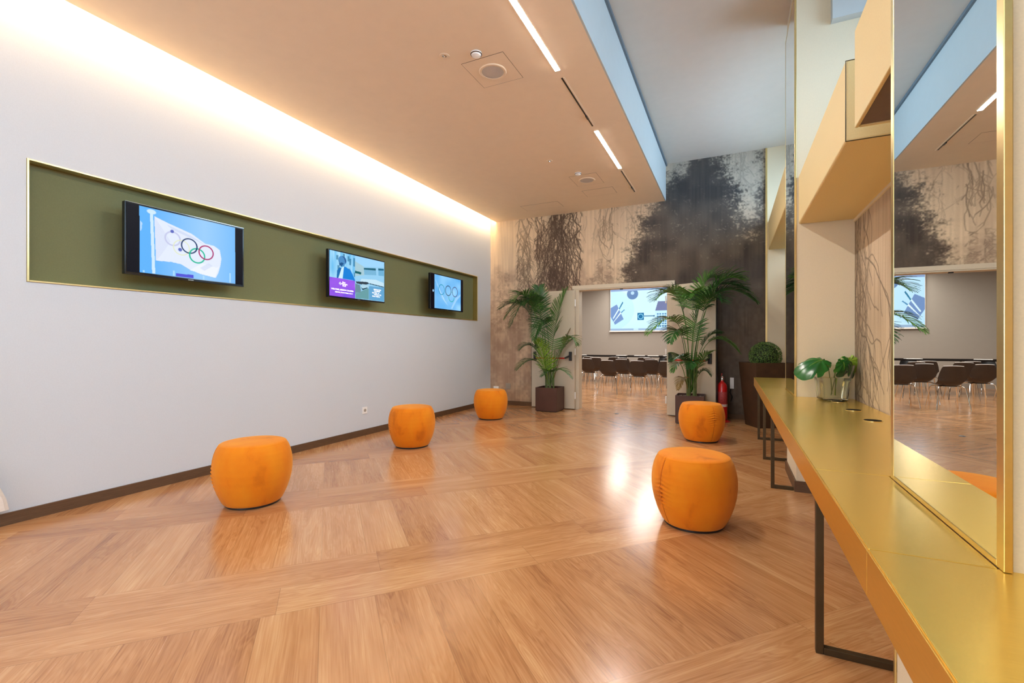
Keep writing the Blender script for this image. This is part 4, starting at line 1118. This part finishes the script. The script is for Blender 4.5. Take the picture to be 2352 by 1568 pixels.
def make_chair(black=False):
    t = thing('shell_chair', 'brown shell chair', 'chair')
    cm = M['chair_black'] if black else M['chair']
    gr = []; nu, nv = 14, 22
    prof_ = [(.21, .430), (.20, .442), (.15, .446), (.05, .436), (-.05, .428), (-.12, .428), (-.17, .445), (-.205, .49), (-.225, .56), (-.245, .65), (-.262, .73), (-.272, .775)]
    hw = [.150, .170, .180, .185, .182, .180, .188, .200, .198, .184, .162, .138]
    for j in range(nv + 1):
        q = j / nv * (len(prof_) - 1); k = min(int(q), len(prof_) - 2); fr = q - k
        y_ = prof_[k][0] * (1 - fr) + prof_[k + 1][0] * fr; z_ = prof_[k][1] * (1 - fr) + prof_[k + 1][1] * fr; h_ = hw[k] * (1 - fr) + hw[k + 1] * fr
        back = max(0, min(1, (z_ - .45) / .1)); row = []
        for i in range(nu + 1):
            u = -1 + 2 * i / nu; row.append((h_ * u, y_ + back * .045 * u * u, z_ + (1 - back) * .025 * u ** 4 + .075 * u ** 4 * math.exp(-((j / nv - .54) / .12) ** 2) + (.0 if j < nv else -.008 * u * u)))
        gr.append(row)
    b_ = MB().sheet(gr, .007); b_.smooth = True; b_.build('shell', cm, t)
    e_ = MB(); e_.tube([(p[0], p[1], p[2] + .004) for p in gr[-1]], .0058, 6); tag(e_.build('rim', M['white_plastic'] if not black else cm, t), 'pale top edge' if not black else None)
    for sx in (-1, 1):
        for sy in (-1, 1):
            MB().tube([(sx * .10, sy * .08 - .02, .418), (sx * .165, sy * .13 - .02, .408), (sx * .185, sy * .15 - .02, .385), (sx * .235, sy * .215 - .02, 0.001)], .0095, 8).build('leg', M['chrome'], t)
    MB().box(-.11, .11, -.11, .07, .410, .423).build('seat_plate', M['black'], t)
    return t


ch0 = make_chair(); ch1 = None; used = [False]


def put_chair(src, x, y, rz, label, group):
    if not used[0] and src is ch0: o = src; used[0] = True
    else: o = copy_tree(src)
    o.location = (x, y, 0); o.rotation_euler = (0, 0, rz); o['label'] = label; o['group'] = group


rowsA = [(-2.55, 10.72, 'front row, left one seen whole through the doorway'), (-1.90, 10.80, 'front row, middle one seen through the doorway'), (-1.27, 10.86, 'front row, cut off by the right door leaf')]
for x, y, l in rowsA: put_chair(ch0, x, y, math.radians(random.Random(x).uniform(-5, 5)), 'brown shell chair, ' + l, 'front row chairs in the meeting room')
rowsB = [(-3.32, 11.75, 'second row, beside the left door jamb'), (-2.42, 11.62, 'second row, between the two front chairs'), (-1.75, 11.70, 'second row, right of the middle front chair'), (-1.05, 11.76, 'second row, hidden behind the right door leaf'), (-4.1, 11.8, 'second row, seen only in the mirror')]
for x, y, l in rowsB: put_chair(ch0, x, y, math.radians(random.Random(x).uniform(-8, 8)), 'brown shell chair, ' + l, 'second row chairs in the meeting room')
rowsC = [(-3.42, 12.72, 'third row, near the left door jamb'), (-2.62, 12.70, 'third row, behind the left front chair'), (-1.95, 12.80, 'third row, behind the middle front chair'), (-1.30, 12.80, 'third row, towards the right door leaf'), (-4.2, 12.65, 'third row, seen only in the mirror'), (-4.95, 12.7, 'third row, at the far left of the mirror view')]
for x, y, l in rowsC: put_chair(ch0, x, y, math.radians(random.Random(x).uniform(-8, 8)), 'brown shell chair, ' + l, 'third row chairs in the meeting room')
rowsD = [(-3.75, 13.45, 'tucked at the table, left one'), (-3.05, 13.45, 'tucked at the table, second from left'), (-2.2, 13.45, 'tucked at the table, in the middle'), (-1.5, 13.45, 'tucked at the table, right one'), (-4.55, 13.5, 'tucked at the table, seen in the mirror')]
for x, y, l in rowsD: put_chair(ch0, x, y, math.radians(random.Random(x).uniform(-8, 8)), 'brown shell chair, ' + l, 'chairs tucked at the long table')
chb = make_chair(True); chb.location = (-3.25, 15.05, 0); chb.rotation_euler = (0, 0, math.pi)
tag(chb, 'black shell chair across the long table, facing the doorway, left one', 'chair', 'black chairs across the table')
o = copy_tree(chb); o.location = (-1.9, 15.1, 0); o['label'] = 'black shell chair across the long table, facing the doorway, right one'
o = copy_tree(chb); o.location = (-4.75, 15.05, 0); o['label'] = 'black shell chair across the long table, seen above it in the mirror'
t = thing('conference_table', 'long dark conference table behind the rows of chairs', 'table', (-2.8, 14.1, 0))
bx(-3.6, 2.6, -.42, .42, .765, .80).build('table_top', mat('dark_table_laminate', s2l(34, 29, 27), .95, spec=.05), t, bevel=.003)
for xx in (-3.3, -1.2, .6, 2.3):
    for yy in (-.34, .34): MB().tube([(xx, yy, 0.001), (xx, yy, .7645)], .02, 10).build('leg', M['chrome'], t)
for k, (x, y, lab) in enumerate(((-2.95, 13.85, 'left'), (-2.45, 13.95, 'second from left'), (-2.05, 13.85, 'third from left'), (-1.62, 13.95, 'right'), (-4.2, 13.9, 'mirrored'))):
    o = bx(-.15, .15, -.105, .105, 0, .012).build('notepad', M['paper'], loc=(x, y, .8003), rot=(0, 0, .1 * k)); tag(o, 'white notepad on the conference table, %s one' % lab, 'notepad', 'notepads on the conference table')
t = thing('wall_vent', 'white louvred vent low on the meeting room wall, seen in the mirror', 'vent', (-6.75, 15.995, .80))
b = MB(); b.box(-.3, .3, -.02, -.0005, 0, .03); b.box(-.3, .3, -.02, -.0005, .27, .30); b.box(-.3, -.27, -.02, -.0005, .03, .27); b.box(.27, .3, -.02, -.0005, .03, .27); b.build('frame', M['white_plastic'], t)
b = MB()
for k in range(6): b.box(-.268, .268, -.014, -.002, .04 + .038 * k, .058 + .038 * k)
b.build('louvres', M['white_plastic'], t)

# projection screen
t = thing('projection_screen', 'wide projection screen showing laptop, puck and notebooks on the meeting room wall', 'projection screen', (-3.78, 15.95, 1.60))
SW, SH = 2.62, 1.44
im = canvas(150, 270, (192, 230, 252)); U, V = uvgrid(150, 270); A = SW / SH
im = lerp3(lin(190, 228, 252), lin(206, 236, 255), vnoise(150, 270, (60, 50), rng))
kx = .712                                                             # the view through the doorway shows the left 71 percent
uu = lambda x: (x - 118) / (1868 - 118) * kx
vv = lambda y: (y - 205) / (1400 - 205)
P_ = lambda pts: [(uu(x), vv(y)) for x, y in pts]
ring(im, uu(118) - .05, vv(800), .52, .0, (178, 220, 250), A * .8, disc=True, alpha=.6)
poly(im, P_([(100, 760), (320, 650), (540, 1075), (262, 1228), (118, 1000)]), (112, 142, 190))
poly(im, P_([(190, 1040), (380, 760), (405, 790), (215, 1060)]), (214, 240, 255)); poly(im, P_([(385, 770), (500, 580), (528, 605), (405, 800)]), (36, 116, 150))
poly(im, P_([(180, 1185), (440, 870), (470, 895), (205, 1170)]), (222, 244, 255)); poly(im, P_([(445, 880), (560, 795), (578, 812), (470, 905)]), (70, 134, 176))
ring(im, uu(820), vv(370), .125, .01, (88, 124, 170), A, disc=True); ring(im, uu(820), vv(345), .035, .01, (170, 204, 236), A, disc=True)
poly(im, P_([(975, 905), (1170, 905), (1175, 1105), (972, 1110)]), (20, 102, 150)); ring(im, uu(1072), vv(1010), .055, .012, (150, 222, 244), A)
poly(im, P_([(1170, 985), (1430, 990), (1505, 978), (1505, 1022), (1430, 1012), (1175, 1015)]), (30, 96, 136))
poly(im, P_([(1600, 600), (2400, 600), (2460, 865), (1515, 860)]), (110, 118, 156)); poly(im, P_([(1515, 862), (2480, 866), (2560, 1400), (1505, 1400)]), (186, 224, 244))
for r_ in range(6):
    for c_ in range(11):
        x_ = 1565 + c_ * 76; y_ = 930 + r_ * 66; poly(im, P_([(x_, y_), (x_ + 56, y_), (x_ + 56, y_ + 44), (x_, y_ + 44)]), (92, 140, 182))
poly(im, P_([(1720, 270), (1900, 250), (1960, 330), (1860, 360), (1760, 330)]), (176, 224, 170))
im[:int(150 * .068)] = lin(136, 160, 200); im[int(150 * .953):] = lin(150, 176, 204)
poly(im, [(.30, .957), (.36, .957), (.36, .985), (.30, .985)], (200, 240, 250))
tag(grid_mesh('picture', im, (0, -.012, SH), (SW, 0, 0), (0, 0, -SH), M['proj'], t), 'projected picture')
bx(-.01, SW + .01, -.010, .0, -.002, SH + .0).build('screen_cloth', M['white_plastic'], t); bx(-.04, SW + .04, -.03, .0, -.045, -.003).build('bottom_bar', M['white_plastic'], t, bevel=.005)
bx(-.06, SW + .06, -.06, .045, SH + .002, SH + .12).build('roller_case', M['white_plastic'], t, bevel=.01)
